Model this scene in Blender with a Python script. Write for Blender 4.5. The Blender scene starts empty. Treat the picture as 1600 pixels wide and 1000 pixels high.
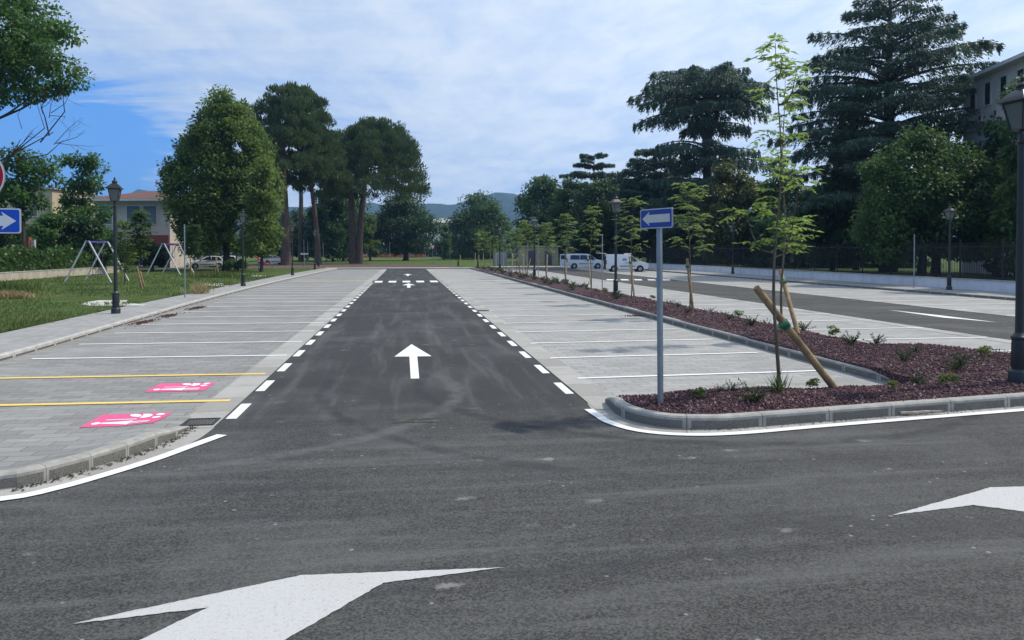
import bpy, bmesh, math, random
import numpy as np
from mathutils import Vector, Matrix, Euler

R = math.radians
scene = bpy.context.scene
C = scene.collection
random.seed(7)

# ------------------------------------------------------------------ camera
F = 1200.0; CAM_H = 2.2; PITCH = R(1.0); YAW = math.atan(166 / 1200.0)
CY = 392 + F * math.tan(PITCH)
cam_d = bpy.data.cameras.new("camera"); cam = bpy.data.objects.new("camera", cam_d); C.objects.link(cam)
cam_d.sensor_width = 36; cam_d.lens = F / 1600 * 36; cam_d.clip_start = 0.05; cam_d.clip_end = 12000
cam.location = (0, 0, CAM_H); cam.rotation_euler = (R(90) - PITCH, 0, -YAW)
cam_d.shift_y = (CY - 500) / 1600.0
scene.camera = cam

# ------------------------------------------------------------------ sun, sky, exposure
SUN_DIR = Vector((0.60, 0.13, 0.79)).normalized()          # towards the sun
sun_el = math.asin(SUN_DIR.z); sun_az = math.atan2(SUN_DIR.x, SUN_DIR.y)
sl = bpy.data.lights.new("sun", 'SUN'); sl.energy = 2.9; sl.angle = R(1.2); sl.color = (1.0, 0.93, 0.82)
so = bpy.data.objects.new("sun", sl); C.objects.link(so)
so.rotation_euler = SUN_DIR.to_track_quat('Z', 'Y').to_euler(); so.location = (30, 0, 60)

world = bpy.data.worlds.new("World"); scene.world = world; world.use_nodes = True
WN = world.node_tree.nodes; WL = world.node_tree.links
for n in list(WN): WN.remove(n)
def wn(t, **k):
    n = WN.new(t)
    for a, b in k.items(): setattr(n, a, b)
    return n
def wmath(op, a, b=None, clamp=False):
    n = wn('ShaderNodeMath', operation=op); n.use_clamp = clamp
    for i, v in enumerate((a, b)):
        if v is None: continue
        if isinstance(v, (int, float)): n.inputs[i].default_value = v
        else: WL.new(v, n.inputs[i])
    return n.outputs[0]
def wstep(x, lo, hi):
    n = wn('ShaderNodeMapRange'); n.interpolation_type = 'SMOOTHSTEP'
    WL.new(x, n.inputs[0]); n.inputs[1].default_value = lo; n.inputs[2].default_value = hi
    return n.outputs[0]
sky = wn('ShaderNodeTexSky', sky_type='NISHITA'); sky.sun_disc = False
sky.sun_elevation = sun_el; sky.sun_rotation = sun_az; sky.dust_density = 1.2; sky.air_density = 1.1; sky.ozone_density = 1.6
tc = wn('ShaderNodeTexCoord'); sep = wn('ShaderNodeSeparateXYZ'); WL.new(tc.outputs['Generated'], sep.inputs[0])
dx, dy, dz = sep.outputs
zz = wmath('MAXIMUM', wmath('ADD', dz, 0.10), 0.06)
px, py = wmath('DIVIDE', dx, zz), wmath('DIVIDE', dy, zz)
cmb = wn('ShaderNodeCombineXYZ'); WL.new(px, cmb.inputs[0]); WL.new(py, cmb.inputs[1])
def wnoise(scale, detail, rough, sx=1.0, sy=1.0, rot=0.0, dist=0.0):
    mp = wn('ShaderNodeMapping'); mp.inputs['Scale'].default_value = (sx, sy, 1); mp.inputs['Rotation'].default_value = (0, 0, rot)
    WL.new(cmb.outputs[0], mp.inputs[0])
    n = wn('ShaderNodeTexNoise'); n.inputs['Scale'].default_value = scale; n.inputs['Detail'].default_value = detail
    n.inputs['Roughness'].default_value = rough; n.inputs['Distortion'].default_value = dist
    WL.new(mp.outputs[0], n.inputs['Vector']); return n.outputs['Fac']
n1 = wnoise(0.55, 8, 0.58, 1, 1, 0.3, 0.6); n2 = wnoise(2.2, 7, 0.62, 1.0, 0.6, 0.5, 0.4); n3 = wnoise(0.9, 9, 0.7, 0.35, 1.4, 0.6, 1.0)
az = wmath('ARCTAN2', dx, dy)
# the clear blue window low in the west of the cloud sheet
gap_az = wmath('SUBTRACT', 1.0, wstep(wmath('ADD', az, wmath('MULTIPLY', wmath('SUBTRACT', n2, 0.5), 0.25)), -0.37, -0.20))
dzw = wmath('ADD', dz, wmath('MULTIPLY', wmath('SUBTRACT', n3, 0.5), 0.22))
gap_el = wmath('SUBTRACT', 1.0, wstep(wmath('ADD', dzw, wmath('MULTIPLY', az, 0.16)), 0.075, 0.135))
gap = wmath('MULTIPLY', gap_az, gap_el)
cov = wmath('ADD', wmath('ADD', wmath('MULTIPLY', n1, 0.8), wmath('MULTIPLY', n3, 0.6)), -0.22)
cov = wmath('SUBTRACT', cov, wmath('MULTIPLY', gap, 0.50))
cov = wmath('ADD', cov, wmath('MULTIPLY', wstep(az, -0.6, 0.5), 0.10))
mask = wmath('MULTIPLY', wstep(cov, 0.14, 0.56), 0.93)
n4 = wnoise(7.0, 6, 0.6, 1.0, 0.55, 0.7, 0.5)
shade = wstep(wmath('ADD', wmath('ADD', wmath('MULTIPLY', n2, 0.40), wmath('MULTIPLY', n1, 0.32)), wmath('MULTIPLY', n4, 0.28)), 0.37, 0.62)
ccol = wn('ShaderNodeMix', data_type='RGBA'); WL.new(shade, ccol.inputs[0])
ccol.inputs[6].default_value = (3.55, 4.45, 5.85, 1); ccol.inputs[7].default_value = (5.2, 5.75, 6.35, 1)
bright = wmath('ADD', 0.92, wmath('MULTIPLY', wstep(wmath('ADD', wmath('MULTIPLY', dx, 0.8), wmath('MULTIPLY', dz, 0.1)), -0.3, 0.7), 0.32))
vm = wn('ShaderNodeVectorMath', operation='SCALE'); WL.new(ccol.outputs[2], vm.inputs[0]); WL.new(bright, vm.inputs['Scale'])
deep = wn('ShaderNodeMix', data_type='RGBA', blend_type='MULTIPLY'); deep.inputs[0].default_value = 1.0; WL.new(sky.outputs[0], deep.inputs[6]); deep.inputs[7].default_value = (0.34, 0.66, 1.12, 1)
clear = wn('ShaderNodeMix', data_type='RGBA'); clear.inputs[0].default_value = 0.7; WL.new(deep.outputs[2], clear.inputs[6]); clear.inputs[7].default_value = (0.75, 2.35, 5.9, 1)
mx = wn('ShaderNodeMix', data_type='RGBA'); WL.new(mask, mx.inputs[0]); WL.new(clear.outputs[2], mx.inputs[6]); WL.new(vm.outputs[0], mx.inputs[7])
bg = wn('ShaderNodeBackground'); bg.inputs['Strength'].default_value = 0.12; WL.new(mx.outputs[2], bg.inputs[0])
out = wn('ShaderNodeOutputWorld'); WL.new(bg.outputs[0], out.inputs[0])

scene.view_settings.view_transform = 'Standard'; scene.view_settings.look = 'None'
scene.view_settings.gamma = 1; scene.view_settings.use_curve_mapping = False
scene.view_settings.exposure = 0.4
scene.cycles.max_bounces = 6; scene.cycles.diffuse_bounces = 3; scene.cycles.glossy_bounces = 2; scene.cycles.transmission_bounces = 4; scene.cycles.transparent_max_bounces = 6; scene.cycles.diffuse_bounces = 3; scene.cycles.glossy_bounces = 2; scene.cycles.transmission_bounces = 4; scene.cycles.volume_bounces = 0

# ------------------------------------------------------------------ helpers: surveying
_c, _s, _cp, _sp = math.cos(YAW), math.sin(YAW), math.cos(PITCH), math.sin(PITCH)
_fw = (_s * _cp, _c * _cp, -_sp); _rt = (_c, -_s, 0); _up = (_s * _sp, _c * _sp, _cp)
def ray(u, v):
    a = (u - 800) / F; b = -(v - CY) / F
    return tuple(_fw[i] + a * _rt[i] + b * _up[i] for i in range(3))
def at(u, v, z=0.0):
    d = ray(u, v); t = (z - CAM_H) / d[2]; return Vector((d[0] * t, d[1] * t, z))
def atY(u, v, Y):
    d = ray(u, v); t = Y / d[1]; return Vector((d[0] * t, Y, CAM_H + d[2] * t))
def ppm(x, y):                      # photo pixels per metre at a ground position
    return F / (x * _fw[0] + y * _fw[1])

# ------------------------------------------------------------------ helpers: tagging
def tag(o, label=None, cat=None, group=None, kind=None):
    if label: o['label'] = label
    if cat: o['category'] = cat
    if group: o['group'] = group
    if kind: o['kind'] = kind
    return o
def empty(name, loc, rz=0.0):
    o = bpy.data.objects.new(name, None); C.objects.link(o); o.location = loc; o.rotation_euler = (0, 0, rz); o.empty_display_size = 0.2
    return o
def thing(name, label, cat, loc=(0, 0, 0), rz=0.0, group=None):
    return tag(empty(name, loc, rz), label, cat, group)
def dup(root, loc, rz=0.0, label=None, group=None, scale=None):
    r = root.copy(); C.objects.link(r); r.location = loc; r.rotation_euler = (0, 0, rz)
    if scale is not None: r.scale = scale if hasattr(scale, '__len__') else (scale,) * 3
    if label: r['label'] = label
    if group: r['group'] = group
    for ch in list(root.children):
        c = ch.copy(); C.objects.link(c); c.parent = r
        for g in list(ch.children):
            d = g.copy(); C.objects.link(d); d.parent = c
    return r

# ------------------------------------------------------------------ helpers: meshes
class MB:
    def __init__(s): s.v = []; s.f = []; s.uv = None; s.mi = []
    def add(s, vs, fs, mi=0):
        b = len(s.v); s.v += [tuple(p) for p in vs]; s.f += [tuple(i + b for i in f) for f in fs]; s.mi += [mi] * len(fs); return s
    def box(s, c, d, rot=None, mi=0, taper=1.0):
        hx, hy, hz = d[0] / 2, d[1] / 2, d[2] / 2; vs = []
        for z in (-1, 1):
            k = taper if z > 0 else 1.0
            for x, y in ((-1, -1), (1, -1), (1, 1), (-1, 1)): vs.append(Vector((x * hx * k, y * hy * k, z * hz)))
        if rot is not None:
            m = Euler(rot).to_matrix() if not isinstance(rot, Matrix) else rot; vs = [m @ p for p in vs]
        vs = [p + Vector(c) for p in vs]
        return s.add(vs, [(3, 2, 1, 0), (4, 5, 6, 7), (0, 1, 5, 4), (1, 2, 6, 5), (2, 3, 7, 6), (3, 0, 4, 7)], mi)
    def tube(s, pts, rad, n=8, mi=0, cap=True):
        pts = [Vector(p) for p in pts]
        if not hasattr(rad, '__len__'): rad = [rad] * len(pts)
        vs = []; fs = []; prev = None
        for i, p in enumerate(pts):
            t = (pts[min(i + 1, len(pts) - 1)] - pts[max(i - 1, 0)]).normalized()
            if prev is None:
                a = Vector((1, 0, 0)) if abs(t.x) < 0.8 else Vector((0, 1, 0)); u = t.cross(a).normalized()
            else: u = (prev - t * prev.dot(t)).normalized()
            w = t.cross(u); prev = u
            for k in range(n):
                an = 2 * math.pi * k / n; vs.append(p + (u * math.cos(an) + w * math.sin(an)) * rad[i])
        for i in range(len(pts) - 1):
            for k in range(n):
                a, b = i * n + k, i * n + (k + 1) % n; fs.append((a, b, b + n, a + n))
        if cap: fs.append(tuple(range(n))[::-1]); fs.append(tuple(range(len(vs) - n, len(vs))))
        return s.add(vs, fs, mi)
    def lathe(s, prof, n=16, c=(0, 0, 0), axis='z', mi=0, cap=True, phase=0.0):
        vs = []; fs = []
        for r, z in prof:
            for k in range(n):
                a = 2 * math.pi * k / n + phase; x, y = r * math.cos(a), r * math.sin(a)
                p = (x, y, z) if axis == 'z' else ((x, z, y) if axis == 'y' else (z, x, y))
                vs.append((p[0] + c[0], p[1] + c[1], p[2] + c[2]))
        for i in range(len(prof) - 1):
            for k in range(n):
                a, b = i * n + k, i * n + (k + 1) % n; fs.append((a, b, b + n, a + n))
        if cap: fs.append(tuple(range(n))[::-1]); fs.append(tuple(range(len(vs) - n, len(vs))))
        return s.add(vs, fs, mi)
    def prism(s, pts, z0, z1, mi=0):
        n = len(pts)
        vs = [(p[0], p[1], z0) for p in pts] + [(p[0], p[1], z1) for p in pts]
        return s.add(vs, [tuple(range(n))[::-1], tuple(range(n, 2 * n))] + [(i, (i + 1) % n, (i + 1) % n + n, i + n) for i in range(n)], mi)
    def sheet(s, pts, z=0.0, mi=0):
        return s.add([(p[0], p[1], p[2] if len(p) > 2 and z is None else z) for p in pts], [tuple(range(len(pts)))], mi)
    def build(s, name, mats, parent=None, smooth=False, recalc=True, bevel=0.0):
        me = bpy.data.meshes.new(name); me.from_pydata(s.v, [], s.f)
        mats = mats if isinstance(mats, (list, tuple)) else [mats]
        for m in mats: me.materials.append(m)
        if len(mats) > 1: me.polygons.foreach_set('material_index', s.mi)
        if s.uv:
            l = me.uv_layers.new(name='uv')
            for lp in me.loops: l.data[lp.index].uv = s.uv[lp.vertex_index]
        if recalc or bevel:
            bm = bmesh.new(); bm.from_mesh(me)
            if recalc: bmesh.ops.recalc_face_normals(bm, faces=bm.faces)
            if bevel:
                es = [e for e in bm.edges if len(e.link_faces) == 2 and e.calc_face_angle(0) > 0.5]
                bmesh.ops.bevel(bm, geom=es, offset=bevel, segments=2, affect='EDGES', profile=0.6)
            bm.to_mesh(me); bm.free()
        if smooth:
            me.polygons.foreach_set('use_smooth', [True] * len(me.polygons))
            try: me.set_sharp_from_angle(angle=R(38))
            except Exception: pass
        me.update()
        o = bpy.data.objects.new(name, me); C.objects.link(o)
        if parent: o.parent = parent
        return o

def smooth_path(pts, step=0.25):
    P = [Vector((p[0], p[1])) for p in pts]; out = []
    for i in range(len(P) - 1):
        p0, p1, p2, p3 = P[max(i - 1, 0)], P[i], P[i + 1], P[min(i + 2, len(P) - 1)]
        n = max(2, int((p2 - p1).length / step))
        n = min(n, 60)
        for k in range(n):
            t = k / n
            out.append(0.5 * ((2 * p1) + (p2 - p0) * t + (2 * p0 - 5 * p1 + 4 * p2 - p3) * t * t + (3 * p1 - p0 - 3 * p2 + p3) * t ** 3))
    out.append(P[-1]); return out
def offsets(path):
    ns = []
    for i in range(len(path)):
        t = (path[min(i + 1, len(path) - 1)] - path[max(i - 1, 0)]).normalized(); ns.append(Vector((-t.y, t.x)))
    return ns
def sweep(name, path, section, mat, kind='structure', hs=None):
    """section: (offset to the left of the path, z) list; uv = (arc length, distance round the section)."""
    ns = offsets(path); m = MB(); m.uv = []; L = 0; k = len(section); ds = [0]
    for i in range(1, k): ds.append(ds[-1] + math.dist(section[i], section[i - 1]))
    for i, p in enumerate(path):
        if i: L += (p - path[i - 1]).length
        h = hs(L) if hs else 1.0
        for j, (o, z) in enumerate(section):
            q = p + ns[i] * o; m.v.append((q.x, q.y, z * h)); m.uv.append((L, ds[j]))
    for i in range(len(path) - 1):
        for j in range(k - 1):
            a = i * k + j; m.f.append((a, a + 1, a + k + 1, a + k)); m.mi.append(0)
    if k > 2:
        m.f.append(tuple(range(k))); m.f.append(tuple(range(len(m.v) - k, len(m.v)))[::-1]); m.mi += [0, 0]
    o = m.build(name, mat); tag(o, kind=kind); return o
def ribbon(name, path, o0, o1, z, mat): return sweep(name, path, [(o0, z), (o1, z)], mat)
def kerb_section(h, w, fb=0.02): return [(0, -0.04), (0, h - fb), (fb, h), (w, h), (w, -0.04)]

# ------------------------------------------------------------------ helpers: materials
class NT:
    def __init__(s, name):
        s.m = bpy.data.materials.new(name); s.m.use_nodes = True; s.t = s.m.node_tree; s.n = s.t.nodes; s.l = s.t.links
        for n in list(s.n): s.n.remove(n)
        s.out = s.n.new('ShaderNodeOutputMaterial'); s.b = s.n.new('ShaderNodeBsdfPrincipled'); s.l.new(s.b.outputs[0], s.out.inputs[0])
        s.b.inputs['Specular IOR Level'].default_value = 0.3
        s._pos = None
    def set(s, **k):
        for a, v in k.items():
            i = s.b.inputs[a.replace('_', ' ')]
            if hasattr(v, 'is_output'): s.l.new(v, i)
            else: i.default_value = v
        return s
    @property
    def pos(s):
        if s._pos is None: s._pos = s.n.new('ShaderNodeNewGeometry').outputs['Position']
        return s._pos
    @property
    def uv(s): return s.n.new('ShaderNodeTexCoord').outputs['UV']
    @property
    def obj(s): return s.n.new('ShaderNodeTexCoord').outputs['Object']
    def mp(s, vec, scale=(1, 1, 1), rot=(0, 0, 0), loc=(0, 0, 0)):
        n = s.n.new('ShaderNodeMapping'); s.l.new(vec, n.inputs[0]); n.inputs['Scale'].default_value = scale; n.inputs['Rotation'].default_value = rot; n.inputs['Location'].default_value = loc
        return n.outputs[0]
    def noise(s, scale, detail=4, rough=0.55, vec=None, dist=0.0):
        n = s.n.new('ShaderNodeTexNoise'); s.l.new(vec if vec is not None else s.pos, n.inputs['Vector'])
        n.inputs['Scale'].default_value = scale; n.inputs['Detail'].default_value = detail; n.inputs['Roughness'].default_value = rough; n.inputs['Distortion'].default_value = dist
        return n.outputs['Fac']
    def voro(s, scale, vec=None, out='Distance', feature='F1'):
        n = s.n.new('ShaderNodeTexVoronoi'); n.feature = feature; s.l.new(vec if vec is not None else s.pos, n.inputs['Vector']); n.inputs['Scale'].default_value = scale
        return n.outputs[out]
    def math(s, op, a, b=None, c=None):
        n = s.n.new('ShaderNodeMath'); n.operation = op
        for i, v in enumerate((a, b, c)):
            if v is None: continue
            if isinstance(v, (int, float)): n.inputs[i].default_value = v
            else: s.l.new(v, n.inputs[i])
        return n.outputs[0]
    def step(s, x, lo, hi, a=0.0, b=1.0):
        n = s.n.new('ShaderNodeMapRange'); n.interpolation_type = 'SMOOTHSTEP'; s.l.new(x, n.inputs[0])
        for i, v in enumerate((lo, hi, a, b)): n.inputs[i + 1].default_value = v
        return n.outputs[0]
    def mix(s, f, a, b, mode='MIX'):
        n = s.n.new('ShaderNodeMix'); n.data_type = 'RGBA'; n.blend_type = mode
        for i, v in ((0, f), (6, a), (7, b)):
            if isinstance(v, (int, float)): n.inputs[i].default_value = v
            elif isinstance(v, tuple): n.inputs[i].default_value = v if len(v) == 4 else v + (1,)
            else: s.l.new(v, n.inputs[i])
        return n.outputs[2]
    def sepx(s, vec):
        n = s.n.new('ShaderNodeSeparateXYZ'); s.l.new(vec, n.inputs[0]); return n.outputs
    def bump(s, h, strength=0.3, dist=0.01):
        n = s.n.new('ShaderNodeBump'); n.inputs['Strength'].default_value = strength; n.inputs['Distance'].default_value = dist
        s.l.new(h, n.inputs['Height']); s.l.new(n.outputs[0], s.b.inputs['Normal']); return s
def plain(name, c, rough=0.6, metal=0.0, var=0.12, scale=6.0, spec=0.3, bump=0.0):
    t = NT(name); c2 = tuple(min(1, x * (1 + var)) for x in c); c1 = tuple(x * (1 - var) for x in c)
    f = t.step(t.noise(scale, 5, 0.6, t.obj), 0.3, 0.7)
    t.set(Base_Color=t.mix(f, c1, c2), Roughness=rough, Metallic=metal, Specular_IOR_Level=spec)
    if bump: t.bump(t.noise(scale * 6, 4, 0.6, t.obj), bump, 0.01)
    return t.m

def m_asphalt():
    t = NT('asphalt'); x, y, z = t.sepx(t.pos)
    agg = t.sepx(t.voro(75, out='Color'))[0]; grain = t.math('ADD', t.math('ADD', t.math('MULTIPLY', t.noise(34, 5, 0.85), 0.38), t.math('MULTIPLY', t.noise(5, 4, 0.6), 0.24)), t.math('MULTIPLY', agg, 0.38)); patch = t.noise(0.35, 6, 0.6, dist=0.6); streak = t.noise(1.0, 6, 0.65, t.mp(t.pos, (2.2, 0.16, 1)), 0.4)
    cross = t.noise(1.0, 6, 0.65, t.mp(t.pos, (0.25, 2.6, 1), (0, 0, -0.17)), 0.3)
    lane = t.math('MULTIPLY', t.step(y, 8.5, 12, 0, 1), t.math('MULTIPLY', t.step(x, -3.2, -2.0), t.step(x, 2.3, 4.5, 1, 0)))
    base = t.mix(t.step(grain, 0.26, 0.74), (0.026, 0.0255, 0.024), (0.100, 0.098, 0.091))
    base = t.mix(t.math('MULTIPLY', lane, 0.62), base, (0.030, 0.030, 0.030))
    dust = t.math('MULTIPLY', t.step(patch, 0.45, 0.75), 0.34)
    base = t.mix(dust, base, (0.165, 0.163, 0.158))
    st = t.mix(lane, cross, streak)
    base = t.mix(t.math('MULTIPLY', t.step(st, 0.48, 0.70), 0.42), base, (0.150, 0.147, 0.14))
    base = t.mix(t.math('MULTIPLY', t.step(st, 0.50, 0.28), 0.55), base, (0.036, 0.036, 0.038))
    # chalky drips and scuffs
    sv = t.mp(t.pos, (1.0, 1.7, 1), (0, 0, 0.2)); sp = t.voro(1.1, sv); spn = t.noise(11, 7, 0.8)
    spot = t.math('MULTIPLY', t.step(t.math('ADD', sp, t.math('MULTIPLY', spn, 0.55)), 0.40, 0.30), t.step(t.noise(0.7, 3), 0.36, 0.56))
    base = t.mix(t.math('MULTIPLY', spot, 0.42), base, (0.40, 0.385, 0.35))
    sp2 = t.voro(5.5); keep = t.step(t.noise(0.8, 3), 0.48, 0.6)
    base = t.mix(t.math('MULTIPLY', t.math('MULTIPLY', t.step(t.math('ADD', sp2, t.math('MULTIPLY', spn, 0.2)), 0.21, 0.16), keep), 0.6), base, (0.34, 0.33, 0.31))
    # worn tyre tracks where cars turn in from the cross road
    def arc(cx, cy, r, w, col, f, lo, hi):
        nonlocal base
        d = t.math('SQRT', t.math('ADD', t.math('POWER', t.math('SUBTRACT', x, cx), 2), t.math('POWER', t.math('SUBTRACT', y, cy), 2)))
        d = t.math('ADD', t.math('ABSOLUTE', t.math('SUBTRACT', d, r)), t.math('MULTIPLY', t.math('SUBTRACT', t.noise(1.4, 5), 0.5), 0.25))
        g = t.math('MULTIPLY', t.step(d, w, w * 0.2), t.math('MULTIPLY', t.step(y, lo, lo + 1.5), t.step(y, hi, hi - 3, 0, 1)))
        base = t.mix(t.math('MULTIPLY', t.math('MULTIPLY', g, t.step(t.noise(3, 6, 0.7), 0.3, 0.6)), f), base, col)
    arc(4.6, 12.6, 4.4, 0.16, (0.028, 0.028, 0.03), 0.7, 7, 16); arc(4.6, 12.6, 5.9, 0.16, (0.028, 0.028, 0.03), 0.6, 6.5, 16)
    arc(-3.5, 12.2, 4.3, 0.2, (0.16, 0.16, 0.155), 0.4, 7, 15); arc(1.2, 30, 0.9, 0.25, (0.035, 0.035, 0.037), 0.3, 12, 80)
    rg = t.step(grain, 0.2, 0.8, 0.78, 0.92)
    t.set(Base_Color=base, Roughness=rg, Specular_IOR_Level=0.2); t.bump(t.math('ADD', t.noise(120, 2, 0.8), t.math('MULTIPLY', t.voro(60), 0.6)), 0.5, 0.008)
    return t.m
def m_pavers(name, c1, c2, mort, rot=0.0, bw=0.42, rh=0.21, stain=(0.33, 0.325, 0.31)):
    t = NT(name); v = t.mp(t.pos, (1, 1, 1), (0, 0, rot))
    b = t.n.new('ShaderNodeTexBrick'); t.l.new(v, b.inputs['Vector']); b.inputs['Scale'].default_value = 1.0
    b.inputs['Brick Width'].default_value = bw; b.inputs['Row Height'].default_value = rh; b.inputs['Mortar Size'].default_value = 0.008
    b.inputs['Mortar Smooth'].default_value = 0.3; b.inputs['Bias'].default_value = 0.0
    b.inputs['Color1'].default_value = c1 + (1,); b.inputs['Color2'].default_value = c2 + (1,); b.inputs['Mortar'].default_value = mort + (1,)
    col = t.mix(t.math('MULTIPLY', t.step(t.noise(28, 5, 0.7), 0.3, 0.75), 0.35), b.outputs['Color'], tuple(x * 1.25 for x in c2))
    big = t.noise(0.45, 6, 0.62, t.mp(t.pos, (0.5, 1.2, 1)), 0.5)
    col = t.mix(t.math('MULTIPLY', t.step(big, 0.48, 0.72), 0.55), col, stain)
    col = t.mix(t.math('MULTIPLY', t.step(big, 0.46, 0.25), 0.35), col, tuple(x * 0.7 for x in c1))
    sp = t.noise(2.2, 7, 0.75, t.mp(t.pos, (0.6, 1.6, 1)))
    col = t.mix(t.math('MULTIPLY', t.step(sp, 0.57, 0.72), 0.55), col, (0.46, 0.45, 0.42))
    br = t.noise(0.9, 5, 0.65, t.mp(t.pos, (0.5, 1.1, 1), (0, 0, 0.1), (7, 3, 0))); col = t.mix(t.math('MULTIPLY', t.step(br, 0.56, 0.74), 0.40), col, tuple(x * y for x, y in zip(c1, (0.80, 0.66, 0.50))))
    t.set(Base_Color=col, Roughness=0.82, Specular_IOR_Level=0.3)
    t.bump(t.math('ADD', t.math('MULTIPLY', b.outputs['Fac'], -1.0), t.math('MULTIPLY', t.noise(40, 3), 0.3)), 0.5, 0.006)
    return t.m
def m_gutter():
    t = NT('gutter_concrete'); u, v, _ = t.sepx(t.uv)
    fr = t.math('FRACT', t.math('MULTIPLY', u, 1.0)); joint = t.math('MAXIMUM', t.step(fr, 0.012, 0.006), t.step(fr, 0.988, 0.994))
    idx = t.math('FLOOR', u); wn_ = t.n.new('ShaderNodeTexWhiteNoise'); wn_.noise_dimensions = '1D'; t.l.new(idx, wn_.inputs['W'])
    col = t.mix(wn_.outputs['Value'], (0.28, 0.265, 0.235), (0.40, 0.385, 0.35))
    col = t.mix(t.math('MULTIPLY', t.step(t.noise(1.6, 7, 0.7), 0.45, 0.7), 0.5), col, (0.27, 0.245, 0.21))
    col = t.mix(t.math('MULTIPLY', t.step(t.noise(9, 6, 0.7), 0.5, 0.75), 0.35), col, (0.5, 0.49, 0.47))
    col = t.mix(t.math('MULTIPLY', joint, 0.7), col, (0.14, 0.13, 0.12))
    t.set(Base_Color=col, Roughness=0.85); t.bump(t.noise(50, 4, 0.7), 0.25, 0.005); return t.m
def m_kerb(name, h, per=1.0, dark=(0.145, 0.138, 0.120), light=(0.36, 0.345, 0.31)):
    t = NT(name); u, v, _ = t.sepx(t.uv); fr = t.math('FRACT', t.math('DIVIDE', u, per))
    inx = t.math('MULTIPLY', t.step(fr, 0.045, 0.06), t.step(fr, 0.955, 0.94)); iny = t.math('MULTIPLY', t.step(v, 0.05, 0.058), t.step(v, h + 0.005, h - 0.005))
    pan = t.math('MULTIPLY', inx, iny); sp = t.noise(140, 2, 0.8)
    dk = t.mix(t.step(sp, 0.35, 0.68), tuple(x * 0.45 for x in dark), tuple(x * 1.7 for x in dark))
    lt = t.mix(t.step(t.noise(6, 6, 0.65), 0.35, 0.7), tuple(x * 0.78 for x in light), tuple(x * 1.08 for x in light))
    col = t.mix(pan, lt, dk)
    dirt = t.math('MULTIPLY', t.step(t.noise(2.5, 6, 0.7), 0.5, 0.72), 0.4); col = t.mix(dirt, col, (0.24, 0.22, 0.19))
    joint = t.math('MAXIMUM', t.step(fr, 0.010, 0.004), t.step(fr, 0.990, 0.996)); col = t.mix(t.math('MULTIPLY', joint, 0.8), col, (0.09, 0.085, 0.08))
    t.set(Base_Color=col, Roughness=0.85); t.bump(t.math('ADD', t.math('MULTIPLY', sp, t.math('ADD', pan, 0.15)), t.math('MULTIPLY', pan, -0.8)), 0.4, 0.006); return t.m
def m_paint(name, c, under, wear=0.5, dirt=(0.5, 0.48, 0.45), ws=14):
    t = NT(name); w = t.step(t.noise(ws, 7, 0.78), wear + 0.14, wear + 0.24); n2 = t.noise(1.3, 5, 0.6)
    col = t.mix(t.math('MULTIPLY', t.step(n2, 0.42, 0.7), 0.35), c, dirt); col = t.mix(t.math('MULTIPLY', w, 0.85), col, under)
    col = t.mix(t.math('MULTIPLY', t.step(t.noise(75, 3, 0.85), 0.50, 0.68), 0.42), col, tuple(x * 0.55 for x in c))
    t.set(Base_Color=col, Roughness=0.7); t.bump(t.noise(120, 2, 0.8), 0.3, 0.004); return t.m
def m_grass():
    t = NT('lawn_grass'); big = t.noise(0.16, 6, 0.6, dist=0.5); mid = t.noise(1.1, 6, 0.65); fine = t.noise(18, 4, 0.75)
    col = t.mix(t.step(mid, 0.3, 0.7), (0.036, 0.068, 0.014), (0.082, 0.120, 0.030)); col = t.mix(t.math('MULTIPLY', t.step(fine, 0.35, 0.75), 0.6), col, (0.10, 0.135, 0.04))
    col = t.mix(t.math('MULTIPLY', t.step(t.math('ADD', t.math('MULTIPLY', big, 0.6), t.math('MULTIPLY', mid, 0.4)), 0.52, 0.66), 0.75), col, (0.175, 0.145, 0.075))
    t.set(Base_Color=col, Roughness=0.9, Specular_IOR_Level=0.1); t.bump(t.noise(25, 5, 0.8), 0.8, 0.05); return t.m
def m_soil(name, a, b, scale=2.0):
    t = NT(name); col = t.mix(t.step(t.noise(scale, 7, 0.7), 0.3, 0.7), a, b); t.set(Base_Color=col, Roughness=0.95, Specular_IOR_Level=0.1); t.bump(t.noise(scale * 8, 5, 0.8), 0.6, 0.03); return t.m
def m_gravel():
    t = NT('lava_gravel'); v = t.voro(34, out='Color'); d = t.voro(34)
    g = t.sepx(v)[0]; col = t.mix(g, (0.032, 0.018, 0.021), (0.128, 0.072, 0.078)); col = t.mix(t.step(g, 0.90, 0.97), col, (0.19, 0.14, 0.135))
    col = t.mix(t.math('MULTIPLY', t.step(t.noise(0.9, 4), 0.45, 0.7), 0.3), col, (0.075, 0.055, 0.055))
    t.set(Base_Color=col, Roughness=0.9, Specular_IOR_Level=0.15); t.bump(t.math('MULTIPLY', d, -1), 1.0, 0.03); return t.m
def m_stone_bits():
    t = NT('lava_stone'); r = t.n.new('ShaderNodeNewGeometry').outputs['Random Per Island']
    col = t.mix(r, (0.036, 0.020, 0.024), (0.14, 0.078, 0.084)); col = t.mix(t.step(r, 0.94, 0.97), col, (0.30, 0.23, 0.21)); t.set(Base_Color=col, Roughness=0.92, Specular_IOR_Level=0.15); return t.m
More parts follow.
